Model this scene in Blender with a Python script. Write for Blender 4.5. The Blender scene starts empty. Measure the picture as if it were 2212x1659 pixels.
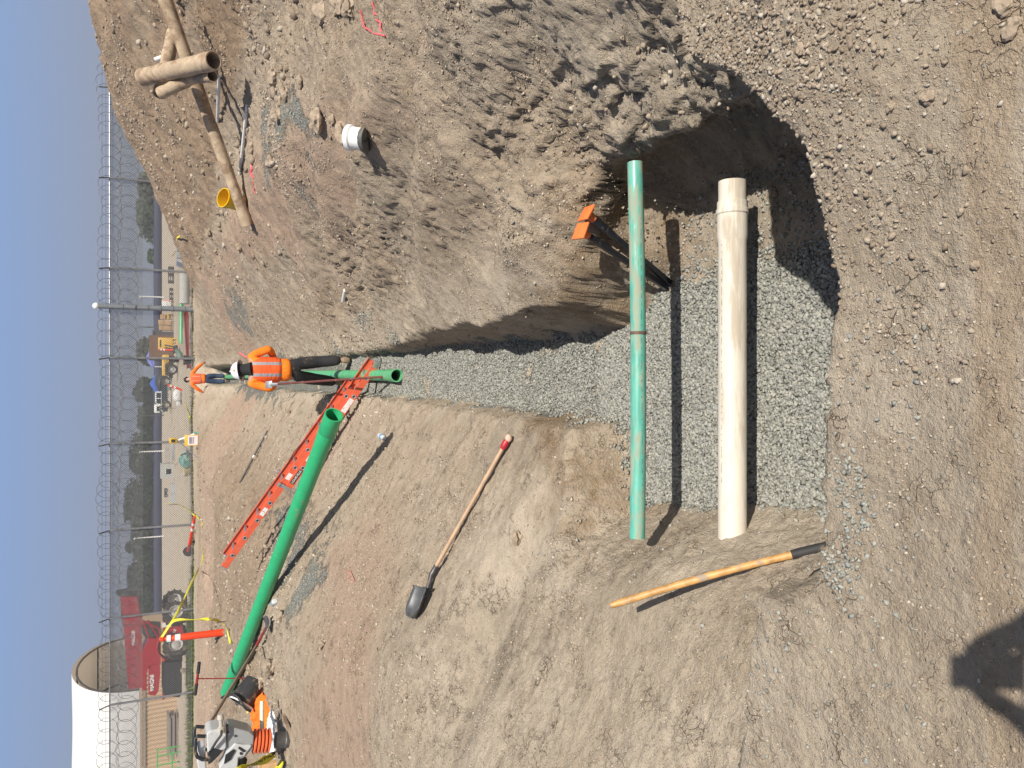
import bpy, bmesh, math, random
import numpy as np
from mathutils import Vector, Matrix, Euler
R = math.radians
random.seed(7); rng = np.random.default_rng(7)
sc = bpy.context.scene
col = sc.collection

# ---------------------------------------------------------------- camera
EYE = 1.6; PITCH = R(25.0); FPX = 1662.0; PW, PH = 2212.0, 1659.0
camd = bpy.data.cameras.new('camera'); cam = bpy.data.objects.new('camera', camd); col.objects.link(cam)
camd.sensor_fit = 'HORIZONTAL'; camd.sensor_width = 36.0; camd.lens = 36.0*FPX/PW
camd.clip_start = 0.02; camd.clip_end = 4000
cp_, sp_ = math.cos(PITCH), math.sin(PITCH)
VF = np.array([0, cp_, -sp_]); VU = np.array([0, sp_, cp_]); VR = np.array([1.0, 0, 0])
# the phone was held upright but the picture is stored on its side: image +x is world down
m = Matrix(((-VU[0], VR[0], -VF[0]), (-VU[1], VR[1], -VF[1]), (-VU[2], VR[2], -VF[2])))
cam.matrix_world = Matrix.Translation((0, 0, EYE)) @ m.to_4x4()
sc.camera = cam

# ---------------------------------------------------------------- world, sun, exposure
SUN_EL, SUN_AZ = R(51), R(29)      # shadows fall ahead and 24 degrees to the left
sdir = Vector((math.sin(SUN_AZ)*math.cos(SUN_EL), -math.cos(SUN_AZ)*math.cos(SUN_EL), math.sin(SUN_EL)))
sl = bpy.data.lights.new('sun', 'SUN'); so = bpy.data.objects.new('sun', sl); col.objects.link(so)
sl.energy = 4.9; sl.angle = R(0.55); sl.color = (1.0, 0.94, 0.84)
so.rotation_euler = sdir.to_track_quat('Z', 'Y').to_euler(); so.location = (5, -10, 15)
wd = bpy.data.worlds.new('World'); sc.world = wd; wd.use_nodes = True
wn, wl = wd.node_tree.nodes, wd.node_tree.links
wn.clear()
wo = wn.new('ShaderNodeOutputWorld'); bg = wn.new('ShaderNodeBackground'); sky = wn.new('ShaderNodeTexSky')
sky.sky_type = 'NISHITA'; sky.sun_disc = False; sky.sun_elevation = SUN_EL
sky.sun_rotation = math.atan2(sdir.x, sdir.y)
sky.air_density = 1.3; sky.dust_density = 3.0; sky.ozone_density = 1.5
# smoky summer haze low over the horizon, as part of the sky
tcw = wn.new('ShaderNodeTexCoord'); sx = wn.new('ShaderNodeSeparateXYZ'); wl.new(tcw.outputs['Generated'], sx.inputs[0])
rp = wn.new('ShaderNodeValToRGB'); wl.new(sx.outputs['Z'], rp.inputs[0])
e = rp.color_ramp.elements
e[0].position = 0.0; e[0].color = (0.262, 0.300, 0.378, 1)
e[1].position = 0.35; e[1].color = (0.09, 0.16, 0.34, 1)
a = e.new(0.05); a.color = (0.255, 0.300, 0.412, 1)
a = e.new(0.15); a.color = (0.225, 0.335, 0.565, 1)
mx = wn.new('ShaderNodeMix'); mx.data_type = 'RGBA'
mr = wn.new('ShaderNodeMapRange'); mr.inputs[1].default_value = 0.16; mr.inputs[2].default_value = 0.45
mr.inputs[3].default_value = 0.94; mr.inputs[4].default_value = 0.1; wl.new(sx.outputs['Z'], mr.inputs[0])
sc_ = wn.new('ShaderNodeVectorMath'); sc_.operation = 'SCALE'; wl.new(rp.outputs[0], sc_.inputs[0]); sc_.inputs['Scale'].default_value = 11.0
dim = wn.new('ShaderNodeVectorMath'); dim.operation = 'SCALE'; wl.new(sky.outputs[0], dim.inputs[0]); dim.inputs['Scale'].default_value = 0.6
wl.new(mr.outputs[0], mx.inputs['Factor']); wl.new(dim.outputs[0], mx.inputs['A']); wl.new(sc_.outputs[0], mx.inputs['B'])
wl.new(mx.outputs['Result'], bg.inputs[0]); bg.inputs[1].default_value = 0.09; wl.new(bg.outputs[0], wo.inputs[0])
sc.view_settings.view_transform = 'Standard'; sc.view_settings.look = 'None'
sc.view_settings.exposure = 0.27; sc.view_settings.gamma = 1.0
sc.render.engine = 'CYCLES'

# ---------------------------------------------------------------- picture to world helpers
def ray(px, py):
    return VF + VR*(PH/2-py)/FPX + VU*(PW/2-px)/FPX
def P(px, py, Y=None, z=None, t=None):
    d = ray(px, py)
    if t is None: t = Y/d[1] if Y is not None else (z-EYE)/d[2]
    return Vector((d[0]*t, d[1]*t, EYE+d[2]*t))

# ---------------------------------------------------------------- noise
def _h(ix, iy, iz, s):
    n = (ix.astype(np.int64)*374761393 + iy.astype(np.int64)*668265263 + iz.astype(np.int64)*2147483647*3 + s*974634777) & 0x7fffffff
    n = ((n ^ (n >> 13))*1274126177) & 0x7fffffff
    n = ((n ^ (n >> 16))*668265263) & 0x7fffffff
    return ((n ^ (n >> 15)) & 0xffff)/65535.0
def vn(x, y, z=None, s=0):
    x = np.asarray(x, float); y = np.asarray(y, float)
    ix = np.floor(x); iy = np.floor(y); fx = x-ix; fy = y-iy
    fx = fx*fx*fx*(fx*(fx*6-15)+10); fy = fy*fy*fy*(fy*(fy*6-15)+10)
    if z is None:
        iz = np.zeros_like(ix)
        a = _h(ix, iy, iz, s); b = _h(ix+1, iy, iz, s); c = _h(ix, iy+1, iz, s); d = _h(ix+1, iy+1, iz, s)
        return (a+(b-a)*fx)*(1-fy)+(c+(d-c)*fx)*fy
    z = np.asarray(z, float); iz = np.floor(z); fz = z-iz; fz = fz*fz*(3-2*fz)
    o = 0
    for k, w in ((0, 1-fz), (1, fz)):
        a = _h(ix, iy, iz+k, s); b = _h(ix+1, iy, iz+k, s); c = _h(ix, iy+1, iz+k, s); d = _h(ix+1, iy+1, iz+k, s)
        o = o+((a+(b-a)*fx)*(1-fy)+(c+(d-c)*fx)*fy)*w
    return o
def fb(x, y, z=None, f=1.0, o=4, s=0, g=0.5):
    r = 0; a = 1; t = 0
    for k in range(o):
        c, sn = math.cos(k*1.1), math.sin(k*1.1)
        X = (x*c-y*sn)*f+k*17.3; Y = (x*sn+y*c)*f-k*9.1
        r = r+a*(vn(X, Y, None if z is None else z*f+k*5.5, s+k)*2-1); t += a; a *= g; f *= 2.03
    return r/t
def sst(a, b, x):
    t = np.clip((np.asarray(x, float)-a)/(b-a), 0, 1); return t*t*(3-2*t)
def inpoly(X, Y, poly):
    """signed distance, positive outside"""
    X = np.asarray(X, float); Y = np.asarray(Y, float)
    d = np.full(X.shape, 1e9); ins = np.zeros(X.shape, bool); n = len(poly)
    for i in range(n):
        x0, y0 = poly[i]; x1, y1 = poly[(i+1) % n]
        ex, ey = x1-x0, y1-y0; wx, wy = X-x0, Y-y0
        t = np.clip((wx*ex+wy*ey)/(ex*ex+ey*ey+1e-12), 0, 1)
        d = np.minimum(d, (wx-ex*t)**2+(wy-ey*t)**2)
        c = ((y0 > Y) != (y1 > Y)); xi = x0+(Y-y0)*(x1-x0)/((y1-y0) if y1 != y0 else 1e-9)
        ins ^= c & (X < xi)
    d = np.sqrt(d); return np.where(ins, -d, d)

def cells(x, y, f, s=0, dens=0.6):
    """rounded lumps: one per cell of a jittered grid"""
    x = np.asarray(x)*f; y = np.asarray(y)*f; ix = np.floor(x); iy = np.floor(y); h = np.zeros(x.shape); z = np.zeros_like(ix)
    for dx in (-1, 0, 1):
        for dy in (-1, 0, 1):
            cx, cy = ix+dx, iy+dy
            px = cx+_h(cx, cy, z, s); py = cy+_h(cx, cy, z, s+1); r = 0.25+0.45*_h(cx, cy, z, s+2)
            on = _h(cx, cy, z, s+3) < dens
            an = _h(cx, cy, z, s+4)*3.1; ca, sa = np.cos(an), np.sin(an); ux, uy = x-px, y-py
            d2 = (ux*ca+uy*sa)**2/(r*r)+(uy*ca-ux*sa)**2/(r*r*0.45)
            h = np.maximum(h, np.where(on, np.sqrt(np.maximum(0, 1-d2))*r, 0))
    return h/f
def facet(x, y, f, s=0):
    """broken flat faces, each tilted its own way, with sharp edges between them"""
    x = np.asarray(x)*f; y = np.asarray(y)*f; ix = np.floor(x); iy = np.floor(y); z = np.zeros_like(ix)
    best = np.full(x.shape, 1e9); val = np.zeros(x.shape)
    for dx in (-1, 0, 1):
        for dy in (-1, 0, 1):
            cx, cy = ix+dx, iy+dy
            ux = x-(cx+_h(cx, cy, z, s)); uy = y-(cy+_h(cx, cy, z, s+1)); d2 = ux*ux+uy*uy
            v = (_h(cx, cy, z, s+2)-.5)*.5+ux*(_h(cx, cy, z, s+3)-.5)*1.3+uy*(_h(cx, cy, z, s+4)-.5)*1.3
            val = np.where(d2 < best, v, val); best = np.minimum(d2, best)
    return val/f
# ---------------------------------------------------------------- terrain shape
ZF = -1.22
def floorz(Y): return ZF+0.30*sst(11, 36, Y)*1.0
_fl = [P(px, py, z=ZF) for px, py in ((1720, 1094), (1640, 1090), (1500, 1088), (1405, 1090), (1368, 1010), (1345, 908), (1200, 890), (1060, 876), (900, 858))]
_fr = [P(px, py, z=ZF) for px, py in ((900, 757), (980, 746), (1150, 730), (1350, 715), (1388, 690), (1440, 590), (1500, 420), (1600, 385), (1700, 345))]
FLOOR = [(-0.50, 1.70)]+[(p.x, p.y) for p in _fl]+[(-0.15, 13), (-0.12, 17), (0.0, 26), (0.02, 31.2), (0.58, 31.2), (0.56, 26), (0.5, 17), (0.44, 13)]+[(p.x, p.y) for p in _fr]+[(1.02, 2.25), (0.83, 1.90), (0.6, 1.67), (0.2, 1.62)]
def smin(a, b, k):
    h = np.clip(0.5+0.5*(b-a)/k, 0, 1); return b*(1-h)+a*h-k*h*(1-h)
def pile(X, Y):
    xf = np.interp(Y, [4, 9, 14, 18, 22, 27], [6.0, 4.3, 4.1, 3.2, 2.7, 2.5])+0.35*fb(X, Y, f=0.35, o=3, s=41)
    h = 0.43*np.maximum(X-xf, 0)
    cap = 2.55+0.5*fb(X, Y, f=0.5, o=3, s=44)
    h = smin(h, cap, 0.5)
    h = np.maximum(h, 0)*(1-sst(25, 31, Y))*(sst(3.5, 9.5, Y))
    return np.maximum(h, 0)
def H(X, Y, detail=True):
    X = np.asarray(X, float); Y = np.asarray(Y, float)
    w = 0.10*sst(0.0, 0.4, 1)
    wx = X+0.05*fb(X, Y, f=2.2, o=3, s=3); wy = Y+0.05*fb(X, Y, f=2.2, o=3, s=5)
    d = np.maximum(inpoly(wx, wy, FLOOR), 0)
    fz = floorz(Y)
    G = 0.28*sst(3.5, 9.5, Y)-0.08*sst(20, 30, Y)+0.05*fb(X, Y, f=0.5, o=3, s=11)*sst(1.0, 4, np.abs(X)+Y*0.3)
    # the edge of the dig under the camera slopes gently
    xc = np.where(Y < 4, 0.15, 0.12+0.005*Y)
    right = sst(-0.25, 0.25, X-xc)
    pit = 1-sst(3.9, 4.6, Y)
    near = (1-sst(1.7, 1.9, Y-0.3*sst(0.8, 1.0, X)))
    G = G-0.02*sst(0.9, 1.6, Y)*(1-sst(2.0, 3.2, Y))*sst(1.4, 0.4, np.abs(X))
    # wall heights above the floor
    wl_ = 0.63*pit+(1-pit)*(0.20+0.1*(1-sst(4, 9, Y)))
    wr_ = 0.56*pit*sst(0.5, 1.0, X)+(1-pit*sst(0.5, 1.0, X))*(0.36*(1-sst(5, 11, Y))+0.18)
    wn_ = 1.35
    far_end = sst(24, 30, Y)
    hL = wl_*(1-near)+wn_*near; hR = wr_*(1-near)+wn_*near
    wall = hL*(1-right)+hR*right
    wall = wall*(1-far_end)+0.75*far_end
    sw = np.where(near > 0.5, 8.0, 1.9*pit*(1-right)+4.5*(1-pit*(1-right)))*(1-far_end)+9*far_end
    slL = 0.50*(1-near)+0.80*near; slR = (0.52+0.25*pit)*(1-near)+0.80*near
    sl_ = slL*(1-right)+slR*right
    up = np.minimum(d*sw, wall)+np.maximum(d-wall/sw, 0)*sl_
    k = 0.05+0.12*pit*(1-right)*(1-near)
    up = smin(d*sw, wall+np.maximum(d-wall/sw, 0)*sl_, k)
    up = np.maximum(up, 0)
    z = smin(fz+up, G, 0.16-0.11*near)
    # terrace and gully on the right bank
    tr = sst(0.7, 1.2, X)*(1-sst(2.3, 3.2, X))*sst(3.0, 4.5, Y)*(1-sst(9, 13, Y))
    z = z+tr*0.10*np.sin((X*0.9+Y*0.55)*5.2+1.5*fb(X, Y, f=0.9, o=3, s=21))
    z = z+pile(X, Y)
    # berm of loose spoil along the near right lip
    b = np.exp(-((Y-1.35-0.25*(X-0.5))/0.3)**2)*sst(0.2, 0.9, X)
    z = z+0.10*b
    # mound right of the pit
    z = z+0.45*np.exp(-((X-3.0)/0.9)**2-((Y-3.2)/1.6)**2)
    # low rubble heaps on the far left
    z = z+0.16*sst(-0.1, 0.6, fb(X, Y, f=0.55, o=3, s=61))*sst(8, 12, Y)*(1-sst(20, 28, Y))*sst(0.8, 2.5, -X)
    z = z+0.22*np.exp(-((X+4.6)/1.3)**2-((Y-12.2)/0.7)**2)
    if detail:
        am = 0.028+0.03*sst(0.3, 1.5, X)*(1-sst(40, 50, Y))+0.05*sst(0.05, .5, pile(X, Y))
        am = am*np.where(d > 0.01, 1, 0.25)*(1-sst(60, 100, Y)*0.6)
        am = am*(1-0.6*sst(0.6, 1.2, -X)*(1-sst(7, 10, Y)))
        z = z+am*fb(X, Y, f=2.3, o=4, s=31)
        hp = 0.035*sst(-0.05, 0.5, -X+0.3)*sst(0.1, 0.6, d)*(1-sst(6, 9, Y))
        z = z+hp*fb(X*0.55+Y*0.3, Y*0.9-X*0.5, f=1.1, o=4, s=37)
        st = fb(X*1.0+Y*0.9, (Y-X)*0.25, f=2.6, o=4, s=71)
        z = z+0.05*st*sst(0.5, 0.9, X)*(1-sst(3.6, 4.6, X))*sst(2.6, 4.2, Y)*(1-sst(14, 18, Y))
    return z
def hit(px, py):
    d = ray(px, py); t = np.geomspace(0.8, 400, 5000)
    z = EYE+d[2]*t; h = H(d[0]*t, d[1]*t); i = np.argmax(z < h)
    if z[i] >= h[i]: return P(px, py, z=0.1) if d[2] < -0.001 else P(px, py, Y=200)
    t = np.linspace(t[max(i-1, 0)], t[i], 200); z = EYE+d[2]*t; h = H(d[0]*t, d[1]*t); i = np.argmax(z < h)
    return Vector((d[0]*t[i], d[1]*t[i], h[i]))
def Hz(x, y): return float(H(np.array([x]), np.array([y]))[0])

# ---------------------------------------------------------------- materials
def nd(nt, t, **kw):
    n = nt.nodes.new(t)
    for k, v in kw.items(): setattr(n, k, v)
    return n
def newmat(name):
    m = bpy.data.materials.new(name); m.use_nodes = True
    nt = m.node_tree; b = nt.nodes['Principled BSDF']; return m, nt, b
def mixc(nt, fac, a, b, typ='MIX'):
    n = nd(nt, 'ShaderNodeMix', data_type='RGBA', blend_type=typ)
    for sck, v in (('Factor', fac), ('A', a), ('B', b)):
        if isinstance(v, bpy.types.NodeSocket): nt.links.new(v, n.inputs[sck])
        elif sck == 'Factor': n.inputs[sck].default_value = v
        else: n.inputs[sck].default_value = (*v[:3], 1)
    return n.outputs['Result']
def noise(nt, scale, detail=4, rough=0.55, vec=None, stretch=None):
    tc = nd(nt, 'ShaderNodeTexCoord'); n = nd(nt, 'ShaderNodeTexNoise')
    n.inputs['Scale'].default_value = scale; n.inputs['Detail'].default_value = detail; n.inputs['Roughness'].default_value = rough
    v = vec or tc.outputs['Object']
    if stretch:
        mp = nd(nt, 'ShaderNodeMapping'); mp.inputs['Scale'].default_value = stretch
        nt.links.new(v, mp.inputs[0]); v = mp.outputs[0]
    nt.links.new(v, n.inputs['Vector']); return n.outputs['Fac']
def mrange(nt, v, a, b, c=0.0, d=1.0):
    n = nd(nt, 'ShaderNodeMapRange', interpolation_type='SMOOTHSTEP'); nt.links.new(v, n.inputs[0])
    for i, x in enumerate((a, b, c, d)): n.inputs[i+1].default_value = x
    return n.outputs[0]
def mth(nt, op, a, b=None):
    n = nd(nt, 'ShaderNodeMath', operation=op)
    for i, v in enumerate((a, b)):
        if v is None: continue
        if isinstance(v, bpy.types.NodeSocket): nt.links.new(v, n.inputs[i])
        else: n.inputs[i].default_value = v
    return n.outputs[0]
DIRT = (0.235, 0.17, 0.115)
_mc = {}
def M(name, c=(.5, .5, .5), rough=0.6, metal=0.0, dirt=0.0, dscale=6.0, var=0.10, bump=0.0, bscale=60.0, dcol=DIRT, stretch=None, spec=0.5, alpha=None, trans=0.0):
    if name in _mc: return _mc[name]
    m, nt, b = newmat(name)
    n = noise(nt, dscale*2.2, 5, 0.6, stretch=stretch)
    dk = tuple(x*(1-var*1.6) for x in c); lt = tuple(min(1, x*(1+var)) for x in c)
    o = mixc(nt, mrange(nt, n, 0.3, 0.7), dk, lt)
    if dirt > 0:
        n2 = noise(nt, dscale, 8, 0.68, stretch=stretch)
        k = mrange(nt, n2, 0.68-dirt*0.45, 0.74-dirt*0.25)
        o = mixc(nt, k, o, dcol)
        nt.links.new(mrange(nt, k, 0, 1, rough, 0.95), b.inputs['Roughness'])
    else: b.inputs['Roughness'].default_value = rough
    nt.links.new(o, b.inputs['Base Color']); b.inputs['Metallic'].default_value = metal
    b.inputs['Specular IOR Level'].default_value = spec
    if bump:
        bp = nd(nt, 'ShaderNodeBump'); bp.inputs['Strength'].default_value = bump; bp.inputs['Distance'].default_value = 0.01
        nt.links.new(noise(nt, bscale, 4, 0.6), bp.inputs['Height']); nt.links.new(bp.outputs[0], b.inputs['Normal'])
    if trans: b.inputs['Transmission Weight'].default_value = trans; b.inputs['IOR'].default_value = 1.33
    if alpha is not None: b.inputs['Alpha'].default_value = alpha
    _mc[name] = m; return m

# ---------------------------------------------------------------- mesh builder
class MB:
    def __init__(s): s.v = []; s.f = []; s.mi = []; s.cur = 0
    def add(s, vs, fs):
        o = len(s.v); s.v += [tuple(v) for v in vs]
        for f in fs: s.f.append(tuple(o+i for i in f)); s.mi.append(s.cur)
    def box(s, c, size, rot=None, bev=0.0):
        hx, hy, hz = size[0]/2, size[1]/2, size[2]/2
        Mx = rot.to_matrix() if isinstance(rot, Euler) else (rot if rot is not None else Matrix.Identity(3))
        if bev <= 0:
            vs = [Vector((x, y, z)) for x in (-hx, hx) for y in (-hy, hy) for z in (-hz, hz)]
            fs = [(0, 1, 3, 2), (4, 6, 7, 5), (0, 4, 5, 1), (2, 3, 7, 6), (0, 2, 6, 4), (1, 5, 7, 3)]
            s.add([Mx@v+Vector(c) for v in vs], fs); return s
        bm = bmesh.new(); bmesh.ops.create_cube(bm, size=1)
        for v in bm.verts: v.co = Vector((v.co.x*size[0], v.co.y*size[1], v.co.z*size[2]))
        bmesh.ops.bevel(bm, geom=list(bm.edges), offset=bev, segments=2, affect='EDGES', profile=0.5)
        bm.verts.index_update()
        s.add([Mx@v.co+Vector(c) for v in bm.verts], [[v.index for v in f.verts] for f in bm.faces]); bm.free(); return s
    def tube(s, pts, r, n=12, caps=True, closed=False, flat=None):
        pts = [Vector(p) for p in pts]; k = len(pts); rs = r if isinstance(r, (list, tuple)) else [r]*k
        T = []
        for i in range(k):
            a = pts[(i-1) % k] if (i or closed) else pts[0]; b = pts[(i+1) % k] if (i < k-1 or closed) else pts[-1]
            T.append((b-a).normalized() if (b-a).length > 1e-9 else Vector((0, 0, 1)))
        up = Vector((0, 0, 1)) if abs(T[0].z) < 0.9 else Vector((1, 0, 0))
        N = (up-T[0]*up.dot(T[0])).normalized(); vs = []
        for i in range(k):
            N = (N-T[i]*N.dot(T[i])).normalized(); B = T[i].cross(N)
            for j in range(n):
                a = 2*math.pi*j/n
                vs.append(pts[i]+(N*math.cos(a)+B*math.sin(a)*(flat or 1))*rs[i])
        fs = []; kk = k if closed else k-1
        for i in range(kk):
            i2 = (i+1) % k
            for j in range(n): fs.append((i*n+j, i*n+(j+1) % n, i2*n+(j+1) % n, i2*n+j))
        if caps and not closed: fs.append(tuple(range(n-1, -1, -1))); fs.append(tuple((k-1)*n+j for j in range(n)))
        s.add(vs, fs); return s
    def lathe(s, p0, p1, prof, n=24, caps=False):
        """prof: (distance along the axis p0>p1, radius)"""
        p0 = Vector(p0); ax = (Vector(p1)-p0).normalized()
        up = Vector((0, 0, 1)) if abs(ax.z) < 0.9 else Vector((1, 0, 0))
        N = (up-ax*up.dot(ax)).normalized(); B = ax.cross(N); vs = []
        for h, r in prof:
            for j in range(n):
                a = 2*math.pi*j/n; vs.append(p0+ax*h+(N*math.cos(a)+B*math.sin(a))*r)
        fs = []
        for i in range(len(prof)-1):
            for j in range(n): fs.append((i*n+j, i*n+(j+1) % n, (i+1)*n+(j+1) % n, (i+1)*n+j))
        if caps: fs.append(tuple(range(n-1, -1, -1))); fs.append(tuple((len(prof)-1)*n+j for j in range(n)))
        s.add(vs, fs); return s
    def prism(s, poly, O, U, V, N, th):
        """polygon in plane (O,U,V) given thickness th along N"""
        O, U, V, N = map(Vector, (O, U, V, N)); k = len(poly)
        a = [O+U*x+V*y-N*th/2 for x, y in poly]; b = [v+N*th for v in a]
        fs = [tuple(range(k-1, -1, -1)), tuple(range(k, 2*k))]+[(i, (i+1) % k, k+(i+1) % k, k+i) for i in range(k)]
        s.add(a+b, fs); return s
    def blob(s, c, r, jit=0.2, sub=2, seed=0, sq=(1, 1, 1)):
        bm = bmesh.new(); bmesh.ops.create_icosphere(bm, subdivisions=sub, radius=1)
        co = np.array([v.co[:] for v in bm.verts])
        n = fb(co[:, 0]*1.3+seed*3.7, co[:, 1]*1.3, co[:, 2]*1.3+seed, f=1.0, o=3, s=seed % 50)
        co = co*(1+jit*n*2)[:, None]*np.array(sq)*r+np.array(c[:])
        bm.verts.index_update(); s.add([Vector(v) for v in co], [[v.index for v in f.verts] for f in bm.faces]); bm.free(); return s
    def build(s, name, mat, parent=None, smooth=True, label=None, ang=35):
        me = bpy.data.meshes.new(name)
        o0 = Vector(parent['_o']) if parent is not None and '_o' in parent else None
        vs = s.v if o0 is None else [tuple(Vector(v)-o0) for v in s.v]
        me.from_pydata(vs, [], s.f)
        for mm in (mat if isinstance(mat, (list, tuple)) else [mat]): me.materials.append(mm)
        if max(s.mi or [0]) > 0: me.polygons.foreach_set('material_index', s.mi)
        me.validate(); me.update()
        if smooth:
            me.polygons.foreach_set('use_smooth', [True]*len(me.polygons))
            try: me.set_sharp_from_angle(angle=R(ang))
            except Exception: pass
        o = bpy.data.objects.new(name, me); col.objects.link(o)
        if parent is not None:
            o.parent = parent
            if '_o' in parent: o['_o'] = tuple(parent['_o'])
        if label: o['label'] = label
        return o
def tag(o, label=None, cat=None, group=None, kind=None):
    if label: o['label'] = label
    if cat: o['category'] = cat
    if group: o['group'] = group
    if kind: o['kind'] = kind
    return o
def thing(name, label, cat, loc=(0, 0, 0), rotz=0, group=None, world=False):
    """world=True: parts are given in world coordinates and brought to the thing's own base"""
    o = bpy.data.objects.new(name, None); col.objects.link(o); o.location = loc; o.rotation_euler = (0, 0, rotz)
    o.empty_display_size = 0.2
    if world: o['_o'] = tuple(loc)
    return tag(o, label, cat, group)
def dup(root, loc, rotz=0, label=None, scale=None):
    r = root.copy(); col.objects.link(r); r.location = loc; r.rotation_euler = (0, 0, rotz)
    if label: r['label'] = label
    if scale: r.scale = (scale,)*3 if not isinstance(scale, tuple) else scale
    for ch in list(root.children):
        c = ch.copy(); col.objects.link(c); c.parent = r
        for g in list(ch.children):
            d = g.copy(); col.objects.link(d); d.parent = c
    return r
def centred(o):
    """move a top-level mesh's origin to the middle of its base"""
    me = o.data; co = np.empty(len(me.vertices)*3); me.vertices.foreach_get('co', co); co = co.reshape(-1, 3)
    c = np.array([(co[:, 0].min()+co[:, 0].max())/2, (co[:, 1].min()+co[:, 1].max())/2, co[:, 2].min()])
    me.vertices.foreach_set('co', (co-c).ravel()); o.location = c; me.update(); return o
def solo(mb, name, mat, label, cat, group=None, kind=None, smooth=True, ang=35):
    return tag(centred(mb.build(name, mat, None, smooth, ang=ang)), label, cat, group, kind)
def text_mesh(txt, size, mat, name, parent, O, U, V, depth=0.0, space=1.0, bold=0.0, align='CENTER', lab=None):
    cu = bpy.data.curves.new(name, 'FONT'); cu.body = txt; cu.size = size; cu.align_x = align; cu.align_y = 'CENTER'
    cu.space_character = space; cu.offset = bold; cu.extrude = depth
    t = bpy.data.objects.new(name, cu); col.objects.link(t)
    me = bpy.data.meshes.new_from_object(t); bpy.data.objects.remove(t)
    U = Vector(U).normalized(); V = Vector(V).normalized(); N = U.cross(V)
    mt = Matrix((U, V, N)).transposed().to_4x4(); mt.translation = Vector(O)-(Vector(parent['_o']) if parent is not None and '_o' in parent else Vector())
    me.transform(mt); me.materials.clear(); me.materials.append(mat)
    o = bpy.data.objects.new(name, me); col.objects.link(o)
    if parent is not None: o.parent = parent
    return o

# ================================================================ SETTING: ground
def zone(pts, hitp=True):
    return [tuple(hit(px, py)[:2]) for px, py in pts]
Z_GRAVEL = [zone(z) for z in (
    [(562, 1150), (580, 1085), (640, 1075), (700, 1100), (725, 1150), (712, 1240), (640, 1345), (615, 1330), (640, 1260), (590, 1230)],
    [(632, 262), (690, 250), (700, 330), (690, 420), (650, 436), (632, 350)],
    [(562, 240), (600, 190), (640, 200), (680, 250), (625, 330), (600, 390), (575, 380), (565, 300)],
    [(775, 672), (800, 668), (808, 708), (780, 706)],
    [(860, 735), (812, 742), (812, 764), (850, 762)],
    [(500, 778), (560, 765), (640, 762), (740, 766), (760, 852), (690, 860), (620, 862), (560, 868), (520, 850), (497, 838)],
    [(480, 640), (510, 620), (545, 700), (520, 740)],
    )]
Z_SPILL = zone([(1800, 1010), (1825, 1005), (1862, 1130), (1855, 1280), (1825, 1300), (1800, 1200)])
Z_PALE = [zone(z) for z in (
    [(700, 1150), (800, 1130), (830, 1250), (790, 1659), (650, 1659), (700, 1420), (690, 1250)],
    [(510, 420), (600, 300), (700, 230), (800, 250), (720, 420), (640, 500), (560, 560), (500, 600), (440, 620), (480, 520)],
    [(430, 600), (445, 560), (460, 1659), (425, 1659)])]
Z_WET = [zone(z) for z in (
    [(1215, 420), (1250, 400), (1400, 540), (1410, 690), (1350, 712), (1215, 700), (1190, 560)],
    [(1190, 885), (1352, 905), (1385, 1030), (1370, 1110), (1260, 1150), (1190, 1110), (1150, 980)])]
Z_WARM = [zone([(2060, 0), (2212, 0), (2212, 1659), (2140, 1659), (2100, 1400), (2100, 900)])]
def zmask(X, Y, polys, fe=0.12, wf=3.0, wa=0.12, s=90):
    w = fb(X, Y, f=wf, o=4, s=s)
    m = np.zeros(X.shape)
    for p in polys:
        pa = np.array(p); x0, y0 = pa.min(0)-1; x1, y1 = pa.max(0)+1
        sel = (X > x0) & (X < x1) & (Y > y0) & (Y < y1)
        if not sel.any(): continue
        sz = max(0.3, min(x1-x0-2, y1-y0-2))
        k = min(1.0, sz/0.8)
        dd = inpoly(X[sel], Y[sel], p)+w[sel]*wa*k*2
        m[sel] = np.maximum(m[sel], 1-sst(-fe*k, fe*k, dd))
    return m

ys = [-7, -5, -3.5, -2.2, -1.2, -0.5, 0.0, 0.4, 0.65]
y = 0.8
while y < 50: ys.append(y); y += max(0.0075, 0.0045*y)
while y < 1600: ys.append(y); y *= 1.05
ys = np.array(ys+[1700.0]); us = np.linspace(-1.5, 1.5, 1150)
us = us*(0.55+0.45*np.abs(us)/1.5)
YY, UU = np.meshgrid(ys, us, indexing='ij')
XX = UU*(np.maximum(YY, 0)+2.2)+np.where(YY < 0.8, 0, 0)
XX[ys < 0.8] = XX[ys < 0.8]*1.3
ZZ = H(XX, YY)
# normals of the base form, for displacing walls sideways as well as up
def grads(Z, X, Y):
    dzy = np.zeros_like(Z); dzx = np.zeros_like(Z)
    dzx[:, 1:-1] = (Z[:, 2:]-Z[:, :-2])/(X[:, 2:]-X[:, :-2])
    xm = (X[2:]-X[:-2])
    dzy[1:-1] = ((Z[2:]-Z[:-2])-dzx[1:-1]*xm)/(Y[2:]-Y[:-2])
    return dzx, dzy
gx, gy = grads(ZZ, XX, YY); gx = np.clip(gx, -6, 6); gy = np.clip(gy, -6, 6)
nl = np.sqrt(gx*gx+gy*gy+1); NX, NY, NZ = -gx/nl, -gy/nl, 1/nl
steep = sst(0.5, 1.6, np.sqrt(gx*gx+gy*gy))
dfl = inpoly(XX, YY, FLOOR)
gfloor = 1-sst(-0.02, 0.03, dfl+0.05*fb(XX, YY, f=7, o=3, s=55))
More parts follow.
